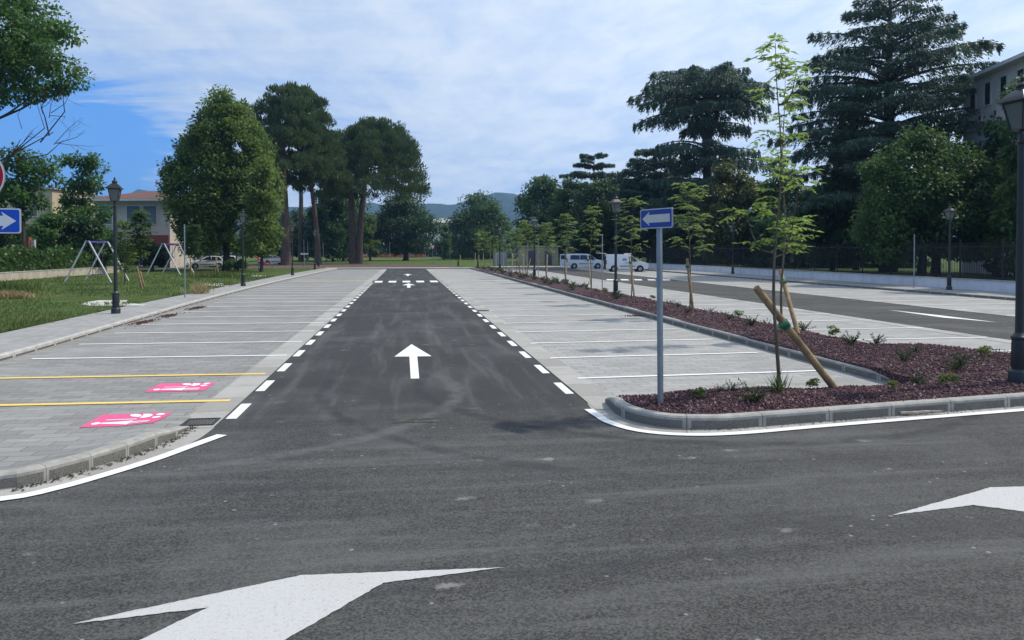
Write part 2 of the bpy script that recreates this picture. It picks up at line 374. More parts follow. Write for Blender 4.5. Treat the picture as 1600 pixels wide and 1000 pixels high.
def m_leaf(name, c1, c2, trans=0.28, scale=0.5, tcol=None, rough=0.55, tip=None):
    t = NT(name); r = t.n.new('ShaderNodeNewGeometry').outputs['Random Per Island']
    f = t.math('ADD', t.math('MULTIPLY', t.step(t.noise(scale, 4, 0.6), 0.32, 0.68), 0.6), t.math('MULTIPLY', r, 0.4))
    col = t.mix(f, c1, c2)
    if tip: col = t.mix(t.step(r, 0.90, 0.93), col, tip)
    t.set(Base_Color=col, Roughness=rough, Specular_IOR_Level=0.25)
    tr = t.n.new('ShaderNodeBsdfTranslucent'); t.l.new(t.mix(0.5, col, tcol or tuple(min(1, x * 2.0) for x in c2)), tr.inputs[0])
    ms = t.n.new('ShaderNodeMixShader'); ms.inputs[0].default_value = trans; t.l.new(t.b.outputs[0], ms.inputs[1]); t.l.new(tr.outputs[0], ms.inputs[2]); t.l.new(ms.outputs[0], t.out.inputs[0])
    return t.m
def m_bark(name, a, b):
    t = NT(name); n = t.noise(3.0, 7, 0.7, t.mp(t.obj, (3, 3, 0.6))); t.set(Base_Color=t.mix(t.step(n, 0.3, 0.7), a, b), Roughness=0.95, Specular_IOR_Level=0.1); t.bump(n, 0.8, 0.03); return t.m
def m_tiles():
    t = NT('roof_tiles'); w = t.n.new('ShaderNodeTexWave'); w.bands_direction = 'DIAGONAL'; t.l.new(t.obj, w.inputs['Vector']); w.inputs['Scale'].default_value = 3.0; w.inputs['Distortion'].default_value = 1.0
    col = t.mix(t.noise(3, 6, 0.7, t.obj), (0.12, 0.062, 0.048), (0.21, 0.115, 0.088)); col = t.mix(t.math('MULTIPLY', w.outputs['Fac'], 0.35), col, (0.12, 0.06, 0.05)); t.set(Base_Color=col, Roughness=0.9); t.bump(w.outputs['Fac'], 0.5, 0.05); return t.m
def m_glass(name, c=(0.02, 0.025, 0.03), rough=0.08):
    t = NT(name); t.set(Base_Color=c + (1,), Roughness=rough, Specular_IOR_Level=0.7); return t.m
def m_stain_wall(name, a, b, dirt):
    t = NT(name); n = t.noise(1.2, 7, 0.7); col = t.mix(t.step(n, 0.3, 0.7), a, b); d = t.noise(1.0, 6, 0.7, t.mp(t.pos, (2.2, 2.2, 0.35)))
    col = t.mix(t.math('MULTIPLY', t.step(d, 0.5, 0.7), 0.55), col, dirt); t.set(Base_Color=col, Roughness=0.9); t.bump(t.noise(30, 4, 0.7), 0.25, 0.01); return t.m

M = {}
M['asphalt'] = m_asphalt()
M['pav_l'] = m_pavers('grey_pavers', (0.188, 0.181, 0.167), (0.270, 0.261, 0.241), (0.092, 0.088, 0.080))
M['pav_r'] = m_pavers('glare_pavers', (0.252, 0.244, 0.226), (0.346, 0.336, 0.312), (0.130, 0.125, 0.116), stain=(0.40, 0.39, 0.365))  # right bays: paver colour lightened, sun glare put into it
M['pav_s'] = m_pavers('sidewalk_pavers', (0.24, 0.232, 0.215), (0.33, 0.32, 0.30), (0.15, 0.145, 0.135), R(90), 0.4, 0.2)
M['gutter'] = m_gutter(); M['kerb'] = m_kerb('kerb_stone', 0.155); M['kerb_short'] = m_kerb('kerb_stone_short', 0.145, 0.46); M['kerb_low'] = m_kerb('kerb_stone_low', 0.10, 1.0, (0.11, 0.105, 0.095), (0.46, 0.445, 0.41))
AS = (0.07, 0.07, 0.07); PV = (0.3, 0.3, 0.29)
M['white'] = m_paint('white_road_paint', (0.78, 0.78, 0.77), AS, 0.52); M['white_bay'] = m_paint('white_bay_paint', (0.82, 0.82, 0.81), PV, 0.56, (0.66, 0.65, 0.63))
M['yellow'] = m_paint('yellow_bay_paint', (0.82, 0.58, 0.13), (0.72, 0.62, 0.36), 0.48, (0.72, 0.58, 0.28)); M['yellow_pale'] = m_paint('faded_yellow_paint', (0.62, 0.56, 0.36), PV, 0.44)
M['pink'] = m_paint('pink_bay_paint', (0.70, 0.10, 0.24), (0.6, 0.22, 0.3), 0.47, (0.70, 0.16, 0.28)); M['white_sym'] = m_paint('white_symbol_paint', (0.8, 0.78, 0.78), (0.7, 0.3, 0.4), 0.5)
M['arrow'] = m_paint('worn_arrow_paint', (0.50, 0.49, 0.47), (0.32, 0.315, 0.30), 0.405, (0.47, 0.45, 0.41), 38)
M['lawn'] = m_grass(); M['gravel'] = m_gravel(); M['stone'] = m_stone_bits()
M['soil'] = m_soil('bare_soil', (0.10, 0.07, 0.045), (0.2, 0.15, 0.1)); M['needle_soil'] = m_soil('needle_litter', (0.085, 0.06, 0.045), (0.155, 0.115, 0.09), 1.2)
M['field'] = m_soil('field_grass', (0.05, 0.085, 0.018), (0.10, 0.14, 0.035), 0.35); M['slab'] = m_soil('pale_concrete', (0.42, 0.40, 0.37), (0.56, 0.54, 0.5), 3)
M['lamp'] = plain('dark_cast_iron', (0.016, 0.021, 0.022), 0.42, 0.0, 0.2, 3, 0.5); M['glass'] = m_glass('lantern_glass', (0.10, 0.12, 0.12), 0.15)
M['galv'] = plain('galvanised_steel', (0.30, 0.33, 0.35), 0.42, 0.65, 0.12, 4, 0.5, 0.05); M['sign_blue'] = plain('sign_blue', (0.015, 0.09, 0.52), 0.4, 0, 0.05, 2); M['sign_blue_shaded'] = plain('sign_blue_in_shade', (0.03, 0.07, 0.30), 0.4, 0, 0.05, 2)  # last one: the sign blue darkened, its shade put into the colour
M['sign_white'] = plain('sign_white', (0.75, 0.76, 0.76), 0.4, 0, 0.04, 2); M['sign_cream'] = plain('sign_cream', (0.62, 0.60, 0.52), 0.45, 0, 0.05, 2); M['sign_red'] = plain('sign_red', (0.42, 0.012, 0.03), 0.4, 0, 0.05, 2)
M['sign_back'] = plain('sign_grey_edge', (0.2, 0.21, 0.23), 0.5, 0.3)
M['wood'] = plain('stake_wood', (0.30, 0.205, 0.105), 0.8, 0, 0.35, 5, 0.2, 0.4); M['wood_pale'] = plain('pale_stake_wood', (0.46, 0.36, 0.22), 0.8, 0, 0.25, 5, 0.2, 0.3); M['tie'] = plain('green_tie', (0.03, 0.16, 0.08), 0.6)
M['bark'] = m_bark('grey_bark', (0.035, 0.03, 0.025), (0.10, 0.085, 0.07)); M['bark_pine'] = m_bark('pine_bark', (0.055, 0.042, 0.036), (0.155, 0.120, 0.10)); M['bark_young'] = m_bark('young_bark', (0.09, 0.075, 0.05), (0.18, 0.15, 0.11))
M['lf_lime'] = m_leaf('lime_leaves', (0.036, 0.082, 0.020), (0.120, 0.185, 0.034), 0.36, 0.35, tip=(0.17, 0.18, 0.04)); M['lf_maple'] = m_leaf('maple_leaves', (0.028, 0.075, 0.022), (0.090, 0.175, 0.042), 0.38, 0.6)
M['lf_dark'] = m_leaf('dark_leaves', (0.016, 0.042, 0.018), (0.050, 0.098, 0.030), 0.26, 0.3); M['lf_mid'] = m_leaf('mid_leaves', (0.028, 0.070, 0.020), (0.078, 0.138, 0.034), 0.32, 0.35)
M['lf_olive'] = m_leaf('olive_leaves', (0.045, 0.066, 0.020), (0.110, 0.135, 0.036), 0.32, 0.45, tip=(0.15, 0.13, 0.06)); M['lf_bright'] = m_leaf('bright_leaves', (0.075, 0.13, 0.025), (0.15, 0.21, 0.05), 0.4, 0.8)
M['lf_pine'] = m_leaf('pine_needles', (0.034, 0.068, 0.028), (0.098, 0.145, 0.050), 0.2, 0.35); M['lf_cedar'] = m_leaf('cedar_needles', (0.030, 0.068, 0.048), (0.090, 0.150, 0.096), 0.22, 0.3)
M['lf_sap'] = m_leaf('sapling_leaves', (0.085, 0.150, 0.030), (0.190, 0.270, 0.060), 0.5, 1.5); M['lf_sap2'] = m_leaf('young_leaves', (0.085, 0.145, 0.040), (0.175, 0.240, 0.072), 0.48, 1.5); M['lf_hedge'] = m_leaf('hedge_leaves', (0.030, 0.075, 0.018), (0.090, 0.155, 0.036), 0.22, 0.6, rough=0.35)
M['lf_shrub'] = m_leaf('shrub_leaves', (0.030, 0.050, 0.022), (0.070, 0.095, 0.040), 0.2, 4); M['lf_shrub2'] = m_leaf('light_shrub_leaves', (0.06, 0.10, 0.022), (0.16, 0.2, 0.05), 0.3, 4)
M['straw'] = m_leaf('dry_grass', (0.24, 0.19, 0.09), (0.42, 0.34, 0.17), 0.2, 2); M['blade'] = m_leaf('grass_blades', (0.045, 0.085, 0.016), (0.11, 0.155, 0.04), 0.3, 0.5, tip=(0.26, 0.21, 0.10)); M['dead_leaf'] = m_leaf('dead_leaves', (0.09, 0.045, 0.032), (0.17, 0.095, 0.07), 0.2, 2)
M['wall_white'] = m_stain_wall('white_wall', (0.58, 0.585, 0.60), (0.68, 0.685, 0.70), (0.42, 0.42, 0.42)); M['wall_low'] = m_stain_wall('old_wall', (0.36, 0.31, 0.24), (0.48, 0.43, 0.35), (0.13, 0.12, 0.11)); M['cap'] = plain('wall_cap', (0.40, 0.39, 0.36), 0.85, 0, 0.15, 2)
M['iron'] = plain('black_iron', (0.018, 0.02, 0.02), 0.5, 0, 0.2, 3); M['render'] = m_stain_wall('house_render', (0.46, 0.42, 0.34), (0.54, 0.49, 0.40), (0.36, 0.32, 0.26)); M['render_y'] = m_stain_wall('yellow_render', (0.42, 0.33, 0.22), (0.50, 0.41, 0.28), (0.33, 0.27, 0.19)); M['tiles'] = m_tiles()
M['render_c'] = m_stain_wall('cream_render', (0.66, 0.59, 0.51), (0.74, 0.67, 0.58), (0.56, 0.5, 0.44)); M['shutter'] = plain('shutter_grey', (0.14, 0.16, 0.2), 0.6, 0, 0.1, 8); M['window'] = m_glass('window_glass'); M['door'] = plain('grey_door', (0.09, 0.10, 0.13), 0.5); M['brick_red'] = plain('brick_red', (0.22, 0.065, 0.045), 0.8); M['fascia'] = plain('fascia_white', (0.62, 0.60, 0.56), 0.7)
M['car_white'] = plain('white_car_paint', (0.70, 0.71, 0.73), 0.25, 0, 0.03, 1, 0.6); M['car_grey'] = plain('grey_car_paint', (0.16, 0.17, 0.19), 0.25, 0.3, 0.05, 1, 0.6); M['tyre'] = plain('tyre_rubber', (0.014, 0.014, 0.014), 0.85); M['rim'] = plain('wheel_rim', (0.35, 0.36, 0.37), 0.4, 0.6); M['trim'] = plain('black_plastic', (0.02, 0.021, 0.022), 0.6); M['lamp_red'] = plain('red_lens', (0.32, 0.012, 0.015), 0.25); M['lamp_clear'] = plain('clear_lens', (0.6, 0.62, 0.64), 0.15); M['emblem'] = plain('pale_blue_print', (0.25, 0.33, 0.5), 0.5)
M['pole_white'] = plain('swing_pole', (0.60, 0.61, 0.62), 0.4, 0.1, 0.06, 2); M['purple'] = plain('purple_plastic', (0.09, 0.045, 0.30), 0.45); M['teal'] = plain('teal_plastic', (0.02, 0.12, 0.12), 0.5); M['red'] = plain('red_plastic', (0.36, 0.035, 0.03), 0.45); M['orange'] = plain('orange_net', (0.55, 0.12, 0.03), 0.7); M['rope'] = plain('dark_chain', (0.12, 0.12, 0.13), 0.5, 0.5)
M['hill'] = m_soil('wooded_hill', (0.012, 0.026, 0.014), (0.034, 0.055, 0.026), 0.02); M['ground'] = m_soil('ground_earth', (0.06, 0.07, 0.025), (0.11, 0.11, 0.05), 0.15); M['grate'] = plain('iron_grate', (0.05, 0.048, 0.045), 0.6, 0.3, 0.3, 10); M['stick'] = plain('stick_bark', (0.32, 0.26, 0.22), 0.9, 0, 0.3, 12)
M['patch'] = m_soil('rough_patch', (0.035, 0.033, 0.03), (0.13, 0.12, 0.105), 9); M['mesh_grey'] = plain('grey_panel', (0.26, 0.28, 0.30), 0.5, 0.3)

# ------------------------------------------------------------------ helpers: foliage
def leaf_obj(name, P, A, N, L, W, mat, parent=None, fold=0.12):
    n = len(P); A = A / (np.linalg.norm(A, axis=1, keepdims=True) + 1e-9); S = np.cross(A, N); S /= (np.linalg.norm(S, axis=1, keepdims=True) + 1e-9); N2 = np.cross(S, A)
    L = np.broadcast_to(np.asarray(L, float), (n,))[:, None]; W = np.broadcast_to(np.asarray(W, float), (n,))[:, None]
    mid = P + A * L * 0.45
    V = np.stack([P, mid + S * W / 2 + N2 * W * fold, P + A * L - N2 * L * 0.06, mid - S * W / 2 + N2 * W * fold], axis=1).reshape(-1, 3)
    me = bpy.data.meshes.new(name); me.vertices.add(4 * n); me.vertices.foreach_set('co', V.astype(np.float32).ravel())
    me.loops.add(4 * n); me.loops.foreach_set('vertex_index', np.arange(4 * n, dtype=np.int32)); me.polygons.add(n)
    me.polygons.foreach_set('loop_start', np.arange(0, 4 * n, 4, dtype=np.int32)); me.polygons.foreach_set('loop_total', np.full(n, 4, dtype=np.int32))
    me.materials.append(mat); me.update(calc_edges=True)
    o = bpy.data.objects.new(name, me); C.objects.link(o)
    if parent: o.parent = parent
    return o
def unit(rng, n):
    d = rng.normal(size=(n, 3)); return d / np.linalg.norm(d, axis=1, keepdims=True)
def clump_leaves(rng, cen, rad, per, flat=0.75):
    """leaves spread through soft clumps; returns P, A, N"""
    k = len(cen); d = unit(rng, k * per); r = (rng.random(k * per) ** 0.45)[:, None]
    rr = np.repeat(rad, per)[:, None]; P = np.repeat(cen, per, axis=0) + d * r * rr * np.array([1, 1, flat])
    A = d * 0.7 + unit(rng, k * per) * 0.7 + np.array([0, 0, -0.35]); N = d * 0.5 + np.array([0, 0, 0.75]) + unit(rng, k * per) * 0.55
    return P, A, N
def envelope_centres(rng, n, z0, z1, rfun, lump=0.18, shell=0.55, rx=1.0, ry=1.0):
    ph = rng.random(6) * 6.28; out = []
    while len(out) < n:
        t = rng.random(); a = rng.random() * 2 * math.pi; r0 = rfun(t)
        if rng.random() > max(0.12, r0): continue
        lf = 1 + lump * (math.sin(3 * a + ph[0] + 4 * t) * 0.5 + math.sin(5 * a + ph[1] - 7 * t) * 0.35 + math.sin(2 * a + ph[2] + 11 * t) * 0.5)
        q = shell + (1 - shell) * rng.random() ** 0.6 if rng.random() < 0.8 else rng.random() * shell
        out.append((math.cos(a) * r0 * q * lf * rx, math.sin(a) * r0 * q * lf * ry, z0 + (z1 - z0) * t))
    return np.array(out)
def limbs(m, rng, base_z, top, cen, n, r0, spread=0.35):
    idx = rng.choice(len(cen), min(n, len(cen)), replace=False)
    for i in idx:
        c = cen[i]; t = min(0.95, max(0.12, (c[2] - base_z) / (top - base_z + 1e-6) - 0.22 - rng.random() * 0.1)); s = np.array([0, 0, base_z + (top - base_z) * t])
        mid = s * 0.5 + c * 0.5 + np.array([0, 0, rng.normal() * 0.15 - 0.03 * np.linalg.norm(c[:2])]); rr = r0 * (0.42 - 0.25 * t)
        m.tube([s, mid, c], [rr, rr * 0.6, rr * 0.18], 5, cap=False)
def broad_tree(name, label, x, y, z, H, zc, rx, ry=None, prof=None, leaf='lf_dark', n=70, per=170, ls=0.4, cr=None, seed=1, group=None, trunk_r=0.25, bark='bark', lean=0.0, cat='tree', lump=0.18, shell=0.55, nl=14):
    rng = np.random.default_rng(seed); ry = ry or rx; root = thing(name, label, cat, (x, y, z), 0, group)
    prof = prof or (lambda t: math.sin(math.pi * min(1, 0.12 + 0.85 * t)) ** 0.6)
    cr = cr or rx * 0.26
    cen = envelope_centres(rng, n, zc + cr * 0.5, H - cr * 0.6, prof, lump, shell, rx - cr * 0.55, ry - cr * 0.55)
    rad = cr * (0.65 + 0.6 * rng.random(n)); P, A, N = clump_leaves(rng, cen, rad, per)
    sz = ls * (0.6 + 0.7 * rng.random(len(P))); P[:, 0] += lean * P[:, 2] / H
    leaf_obj('crown', P, A, N, sz, sz * 0.62, M[leaf], root)
    m = MB(); top = zc + (H - zc) * 0.8
    m.tube([(0, 0, -0.1), (0.03, 0.02, zc * 0.4), (0.06 + lean * 0.3, -0.03, zc), (lean * 0.6, 0.03, top * 0.65 + zc * 0.35), (lean * 0.8, 0, top)], [trunk_r * 1.35, trunk_r, trunk_r * 0.85, trunk_r * 0.5, trunk_r * 0.12], 9)
    limbs(m, rng, zc * 0.7, top, cen, nl, trunk_r * 1.1); m.build('trunk', M[bark], root, smooth=True)
    return root
def pine_tree(name, label, x, y, z, H, R_, dome, trunks, seed=1, group=None, n=120, per=210, off=(0, 0), droop=0.35):
    """stone pine: bare trunk, spreading limbs, flat-bottomed dome of upright needle tufts"""
    rng = np.random.default_rng(seed); root = thing(name, label, 'tree', (x, y, z), 0, group)
    zb = H - dome; cen = []
    n = int(n * 2.3); per = int(per * 0.62)
    while len(cen) < n:
        a = rng.random() * 6.283; q = math.sqrt(rng.random()); lf = 1 + 0.12 * math.sin(4 * a + seed) + 0.08 * math.sin(7 * a)
        zt = zb + dome * (1 - q ** 3.6) * 0.98; lo = zb + dome * 0.10 - droop * dome * 0.3 * q + 0.38 * dome * (1 - q)
        zz_ = lo + (zt - lo) * (rng.random() ** 0.5); cen.append((off[0] + math.cos(a) * q * R_ * lf, off[1] + math.sin(a) * q * R_ * lf, zz_))
    cen = np.array(cen); rad = R_ * 0.125 * (0.7 + 0.6 * rng.random(n)); P, A, N = clump_leaves(rng, cen, rad, per, 0.8)
    A = A * 0.5 + np.array([0, 0, 0.9]) + (P - np.array([off[0], off[1], zb])) * 0.04; sz = 0.52 * (0.6 + 0.6 * rng.random(len(P)))
    leaf_obj('crown', P, A, unit(rng, len(P)), sz, sz * 0.30, M['lf_pine'], root)
    m = MB()
    for (bx, tx, ty, r) in trunks:
        f = zb + dome * 0.25; pts = [(bx, 0, -0.2), (bx + (tx - bx) * 0.15, ty * 0.2, f * 0.3), (bx + (tx - bx) * 0.5, ty * 0.6, f * 0.65), (tx, ty, f), (tx * 0.8 + off[0] * 0.4, ty, f + dome * 0.4)]
        m.tube(pts, [r * 1.3, r, r * 0.85, r * 0.6, r * 0.2], 10)
        for k in range(11):
            c = cen[rng.integers(n)]; s = np.array(pts[3]) * 0.75 + np.array(pts[2]) * 0.25 + np.array([0, 0, rng.random() * dome * 0.4]); e = s + (c - s) * 0.92
            m.tube([s, (s + e) / 2 + np.array([0, 0, -0.05 * dome]), e], [r * 0.34, r * 0.22, r * 0.06], 5, cap=False)
    m.build('trunk', M['bark_pine'], root, smooth=True); return root
def cedar_tree(name, label, x, y, z, H, levels, trunk_r, seed=1, group=None, per=330, ls=0.55, hang=0.5, fork=None, per_m=1.0):
    """cedar: level limbs carrying flat plates of hanging needle sprays; levels = (z, reach, limbs, droop, az_bias)"""
    rng = np.random.default_rng(seed); root = thing(name, label, 'tree', (x, y, z), 0, group); m = MB(); Ps = []; As = []; Ns = []
    m.tube([(0, 0, -0.2), (0.1, 0, H * 0.3), (-0.05, 0.1, H * 0.65), (0, 0, H * 0.97)], [trunk_r * 1.3, trunk_r, trunk_r * 0.6, 0.05], 10)
    if fork:
        for (zf, tx, tz) in fork: m.tube([(0, 0, zf), (tx * 0.6, 0.2, zf + (tz - zf) * 0.4), (tx, 0.2, tz)], [trunk_r * 0.7, trunk_r * 0.5, 0.06], 8)
    for (lz, reach, nl, droop, bias) in levels:
        a0 = rng.random() * 6.28
        for k in range(nl):
            a = a0 + 6.283 * (k + 0.5 * rng.random()) / nl; rl = reach * (0.72 + 0.4 * rng.random()) * (1 + bias * math.cos(a)); zs = lz + rng.normal() * H * 0.012
            d = np.array([math.cos(a), math.sin(a), 0]); pts = []
            for q in np.linspace(0, 1, 6): pts.append(d * rl * q + np.array([0, 0, zs - rl * 0.12 * (1 - q) ** 2 + rl * (0.16 * q - droop * q * q)]))
            r0 = 0.035 * rl ** 0.7 + 0.03; m.tube(pts, [r0 * (1 - 0.85 * q) for q in np.linspace(0, 1, 6)], 5, cap=False); pts = np.array(pts)
            cnt = int(2.6 * per * per_m * (rl / 6.0) ** 1.25) + 40; q = 0.22 + 0.80 * rng.random(cnt) ** 0.8; i = np.clip((q * 5).astype(int), 0, 4); f = q * 5 - i
            c = pts[i] * (1 - f[:, None]) + pts[i + 1] * f[:, None]; side = np.array([-d[1], d[0], 0]); wd = rl * 0.26 * np.sin(np.pi * np.clip(q * 0.9 + 0.08, 0, 1)) ** 0.7
            # side twigs gather the sprays in rows, with gaps between
            tw = np.round(q * 9) / 9 ; lat = (rng.random(cnt) * 2 - 1); c = c + d * ((tw - q) * rl * 0.55)[:, None] + side * (lat * wd)[:, None] + d * (np.abs(lat) * wd * 0.5)[:, None]
            hz = -hang * np.abs(lat) ** 1.5 * wd * 0.5 + rng.normal(size=cnt) * 0.10; c[:, 2] += hz - hang * rng.random(cnt) ** 2 * 0.9
            Ps.append(c); As.append(d * 0.5 + side * lat[:, None] * 0.7 + unit(rng, cnt) * 0.45 + np.array([0, 0, -0.25 - 0.5 * hang])); Ns.append(np.array([0, 0, 1.0]) + unit(rng, cnt) * 0.7)
    P = np.concatenate(Ps); sz = ls * (0.6 + 0.7 * rng.random(len(P))); leaf_obj('crown', P, np.concatenate(As), np.concatenate(Ns), sz, sz * 0.30, M['lf_cedar'], root)
    m.build('trunk', M['bark'], root, smooth=True); return root

#@@GROUND
# ================================================================== SETTING: ground, roads, kerbs, markings
def st(m, name, mat, **k): return tag(m.build(name, mat, **k), kind='structure')
m = MB(); m.sheet([(-4000, -300), (4000, -300), (4000, 3200), (-4000, 3200)], -0.06); st(m, 'ground', M['ground'])
m = MB(); m.sheet([(-70, -14), (120, -14), (120, 98), (-70, 98)], 0.0); st(m, 'road', M['asphalt'])
ZL = 0.12        # level of sidewalks and lawn
kerbF = smooth_path([(-2.66, 9.95), (-2.70, 9.35), (-2.84, 8.85), (-3.0, 8.47), (-3.21, 8.08), (-3.43, 7.78), (-3.75, 7.56), (-5, 7.24), (-8, 6.70), (-14, 5.75), (-60, -1.5)], 0.12)
# left bays: pavers flush with the gutter, rising to the kerb at the near corner
def front_y(x):
    best = None
    for i in range(len(kerbF) - 1):
        a, b = kerbF[i], kerbF[i + 1]
        if (a.x - x) * (b.x - x) <= 0 and abs(a.x - b.x) > 1e-6: best = a.y + (b.y - a.y) * (x - a.x) / (b.x - a.x); break
    return best if best is not None else 9.95
def bay_z(x, y):
    if y > 13: return 0.004
    d = min(math.hypot(p.x - x, p.y - y) for p in kerbF[:150])
    k = max(0, 1 - d / 0.95); return 0.004 + 0.146 * k * k * (3 - 2 * k) * min(1, max(0, (-2.66 - x) / 0.9))
kerbL = smooth_path([(-7.95, 4.0), (-7.95, 16), (-8.3, 25), (-8.65, 34), (-8.85, 45), (-8.8, 60), (-8.5, 78), (-8.1, 93.4)], 0.8)
def kerbL_x(y):
    for i in range(len(kerbL) - 1):
        a, b = kerbL[i], kerbL[i + 1]
        if a.y <= y <= b.y: return a.x + (b.x - a.x) * (y - a.y) / (b.y - a.y)
    return kerbL[0].x if y < 10 else kerbL[-1].x
m = MB(); ny = 46; nx = 30
for i in range(nx + 1):
    for j in range(ny + 1):
        t = j / ny; fx = i / nx
        x = -2.80 - fx * 5.3; yf = front_y(x) + 0.10
        y = yf + (14.5 - yf) * (t * ny / 34) if j <= 34 else 14.5 + (93.3 - 14.5) * ((j - 34) / (ny - 34)) ** 1.4
        if y > 10: x = -2.80 - fx * (-kerbL_x(max(y, 4)) - 0.03 + (-2.80))
        m.v.append((x, y, bay_z(x, y)))
for i in range(nx):
    for j in range(ny):
        a = i * (ny + 1) + j; m.f.append((a, a + ny + 1, a + ny + 2, a + 1)); m.mi.append(0)
st(m, 'parking_bays', M['pav_l'], smooth=True)
m = MB(); m.sheet([(3.02, 10.6), (8.0, 10.6), (8.0, 93.5), (3.02, 93.5)], 0.004); st(m, 'parking_bays', M['pav_r'])
m = MB(); m.sheet([(9.6, 13.6), (14.2, 13.6), (14.2, 90), (9.6, 90)], 0.004); st(m, 'parking_bays', M['pav_r'])
m = MB(); m.sheet([(20.6, 12.0), (27.0, 12.0), (27.0, 98), (20.6, 98)], 0.004); st(m, 'parking_bays', M['pav_r'])
lineP = lambda a, b: [Vector((a[0], a[1] + (b[1] - a[1]) * i / 40)) if abs(a[0] - b[0]) < 1e-6 else Vector((a[0] + (b[0] - a[0]) * i / 40, a[1] + (b[1] - a[1]) * i / 40)) for i in range(41)]
ribbon('gutter', lineP((-2.37, 9.9), (-2.33, 93.3)), 0.0, 0.49, 0.010, M['gutter'])
ribbon('gutter', lineP((2.60, 10.3), (2.57, 93.3)), -0.46, 0.0, 0.010, M['gutter'])
ribbon('gutter', lineP((14.7, 13.4), (14.7, 90)), 0.0, 0.5, 0.010, M['gutter'])
ribbon('gutter', lineP((20.1, 12.0), (20.1, 98)), -0.5, 0.0, 0.010, M['gutter'])
ribbon('gutter', kerbF, -0.02, 0.30, 0.006, M['gutter'])
kerbR = smooth_path([(2.84, 10.75), (2.80, 10.2), (2.80, 9.86), (2.92, 9.45), (3.22, 9.10), (3.80, 8.96), (4.4, 9.03), (5.25, 9.17), (6.71, 9.42), (8.59, 9.72), (12, 10.25), (20, 11.5), (30, 13.0), (60, 17.5)], 0.12)
ribbon('gutter', kerbR, -0.26, 0.02, 0.006, M['gutter'])
# ---- kerbs
sweep('kerb', kerbF, [(a * -1, b) for a, b in kerb_section(0.155, 0.14)], M['kerb_short'], hs=lambda L: min(1, 0.2 + L / 1.1))
sweep('kerb', kerbR, kerb_section(0.165, 0.15), M['kerb'], hs=lambda L: min(1, 0.45 + L / 0.6))
sweep('kerb', kerbL, kerb_section(0.135, 0.12), M['kerb_low'])
kerbI = smooth_path([(8.02, 10.95), (7.86, 12.2), (7.86, 20), (7.86, 40), (7.86, 60), (7.9, 80), (7.75, 93.4)], 0.5)
sweep('kerb', kerbI, [(-a, b) for a, b in kerb_section(0.165, 0.16)], M['kerb'], hs=lambda L: min(1, 0.05 + L / 1.3))
kerbI2 = smooth_path([(10.35, 16.0), (10.2, 30), (10.2, 60), (10.2, 91)], 0.5)
sweep('kerb', kerbI2, [(a, b) for a, b in kerb_section(0.11, 0.14)], M['kerb_low'])
kerbW = lineP((26.6, 14), (26.6, 98)); sweep('kerb', kerbW, [(-a, b) for a, b in kerb_section(0.14, 0.14)], M['kerb'])
kerbE = lineP((-8.4, 93.5), (7.8, 93.5)); sweep('kerb', kerbE, kerb_section(0.14, 0.14), M['kerb_low'])
kerbE2 = lineP((9, 98), (31, 98)); sweep('kerb', kerbE2, kerb_section(0.14, 0.14), M['kerb_low'])
# ---- sidewalks, lawn, field
def strip(name, left, right, z, mat):
    m = MB(); n = len(left)
    for a, b in zip(left, right): m.v += [(a[0], a[1], z), (b[0], b[1], z)]
    for i in range(n - 1): m.f.append((2 * i, 2 * i + 1, 2 * i + 3, 2 * i + 2)); m.mi.append(0)
    return st(m, name, mat)
ys = [5.8, 10, 14, 18, 22, 26, 30, 36, 44, 52, 60, 70, 80, 93.4]
edge_x = lambda y: -10.02 - 0.42 * min(1, max(0, (y - 18) / 14)) + 0.9 * max(0, (y - 70) / 23) * 0.6
rngE = random.Random(4)
strip('sidewalk', [(edge_x(y), y) for y in ys], [(kerbL_x(y) - 0.10, y) for y in ys], 0.126, M['pav_s'])
ye = [5.0 + 0.35 * i for i in range(255)]
m = MB()
for y in ye: m.v += [(-95, y - (6 if y < 6 else 0), ZL + 0.01), (-22, y, ZL + 0.012), (edge_x(y) + 0.10 * rngE.uniform(-1, 1) - 0.02, y, 0.131)]
for i in range(len(ye) - 1):
    for k in (0, 1): m.f.append((3 * i + k, 3 * i + k + 1, 3 * i + k + 4, 3 * i + k + 3)); m.mi.append(0)
st(m, 'lawn', M['lawn'])
m = MB(); m.sheet([(-9.6, 93.6), (9.0, 93.6), (9.0, 96.2), (-9.6, 96.2)], 0.13); st(m, 'sidewalk', M['slab'])
m = MB(); m.sheet([(-34, 94), (6, 96.2), (8, 112), (-6, 128), (-34, 128)], 0.117); st(m, 'soil', M['needle_soil'])
m = MB(); m.sheet([(-170, 98), (31, 98), (60, 330), (-170, 330)], 0.10); st(m, 'field', M['field'])
m = MB(); m.sheet([(26.7, 14), (29.75, 14), (29.75, 98), (26.7, 98)], 0.137); st(m, 'sidewalk', M['pav_s'])
m = MB(); m.sheet([(29.9, 8), (130, 8), (130, 240), (29.9, 240)], 0.42); st(m, 'garden', M['lawn'])
m = MB(); m.sheet([(9.0, 98.1), (29.8, 98.1), (29.8, 101), (9.0, 101)], 0.135); st(m, 'sidewalk', M['slab'])
m = MB(); m.sheet([(-150, 250), (60, 250), (60, 262), (-150, 262)], 0.112); st(m, 'road', M['asphalt'])

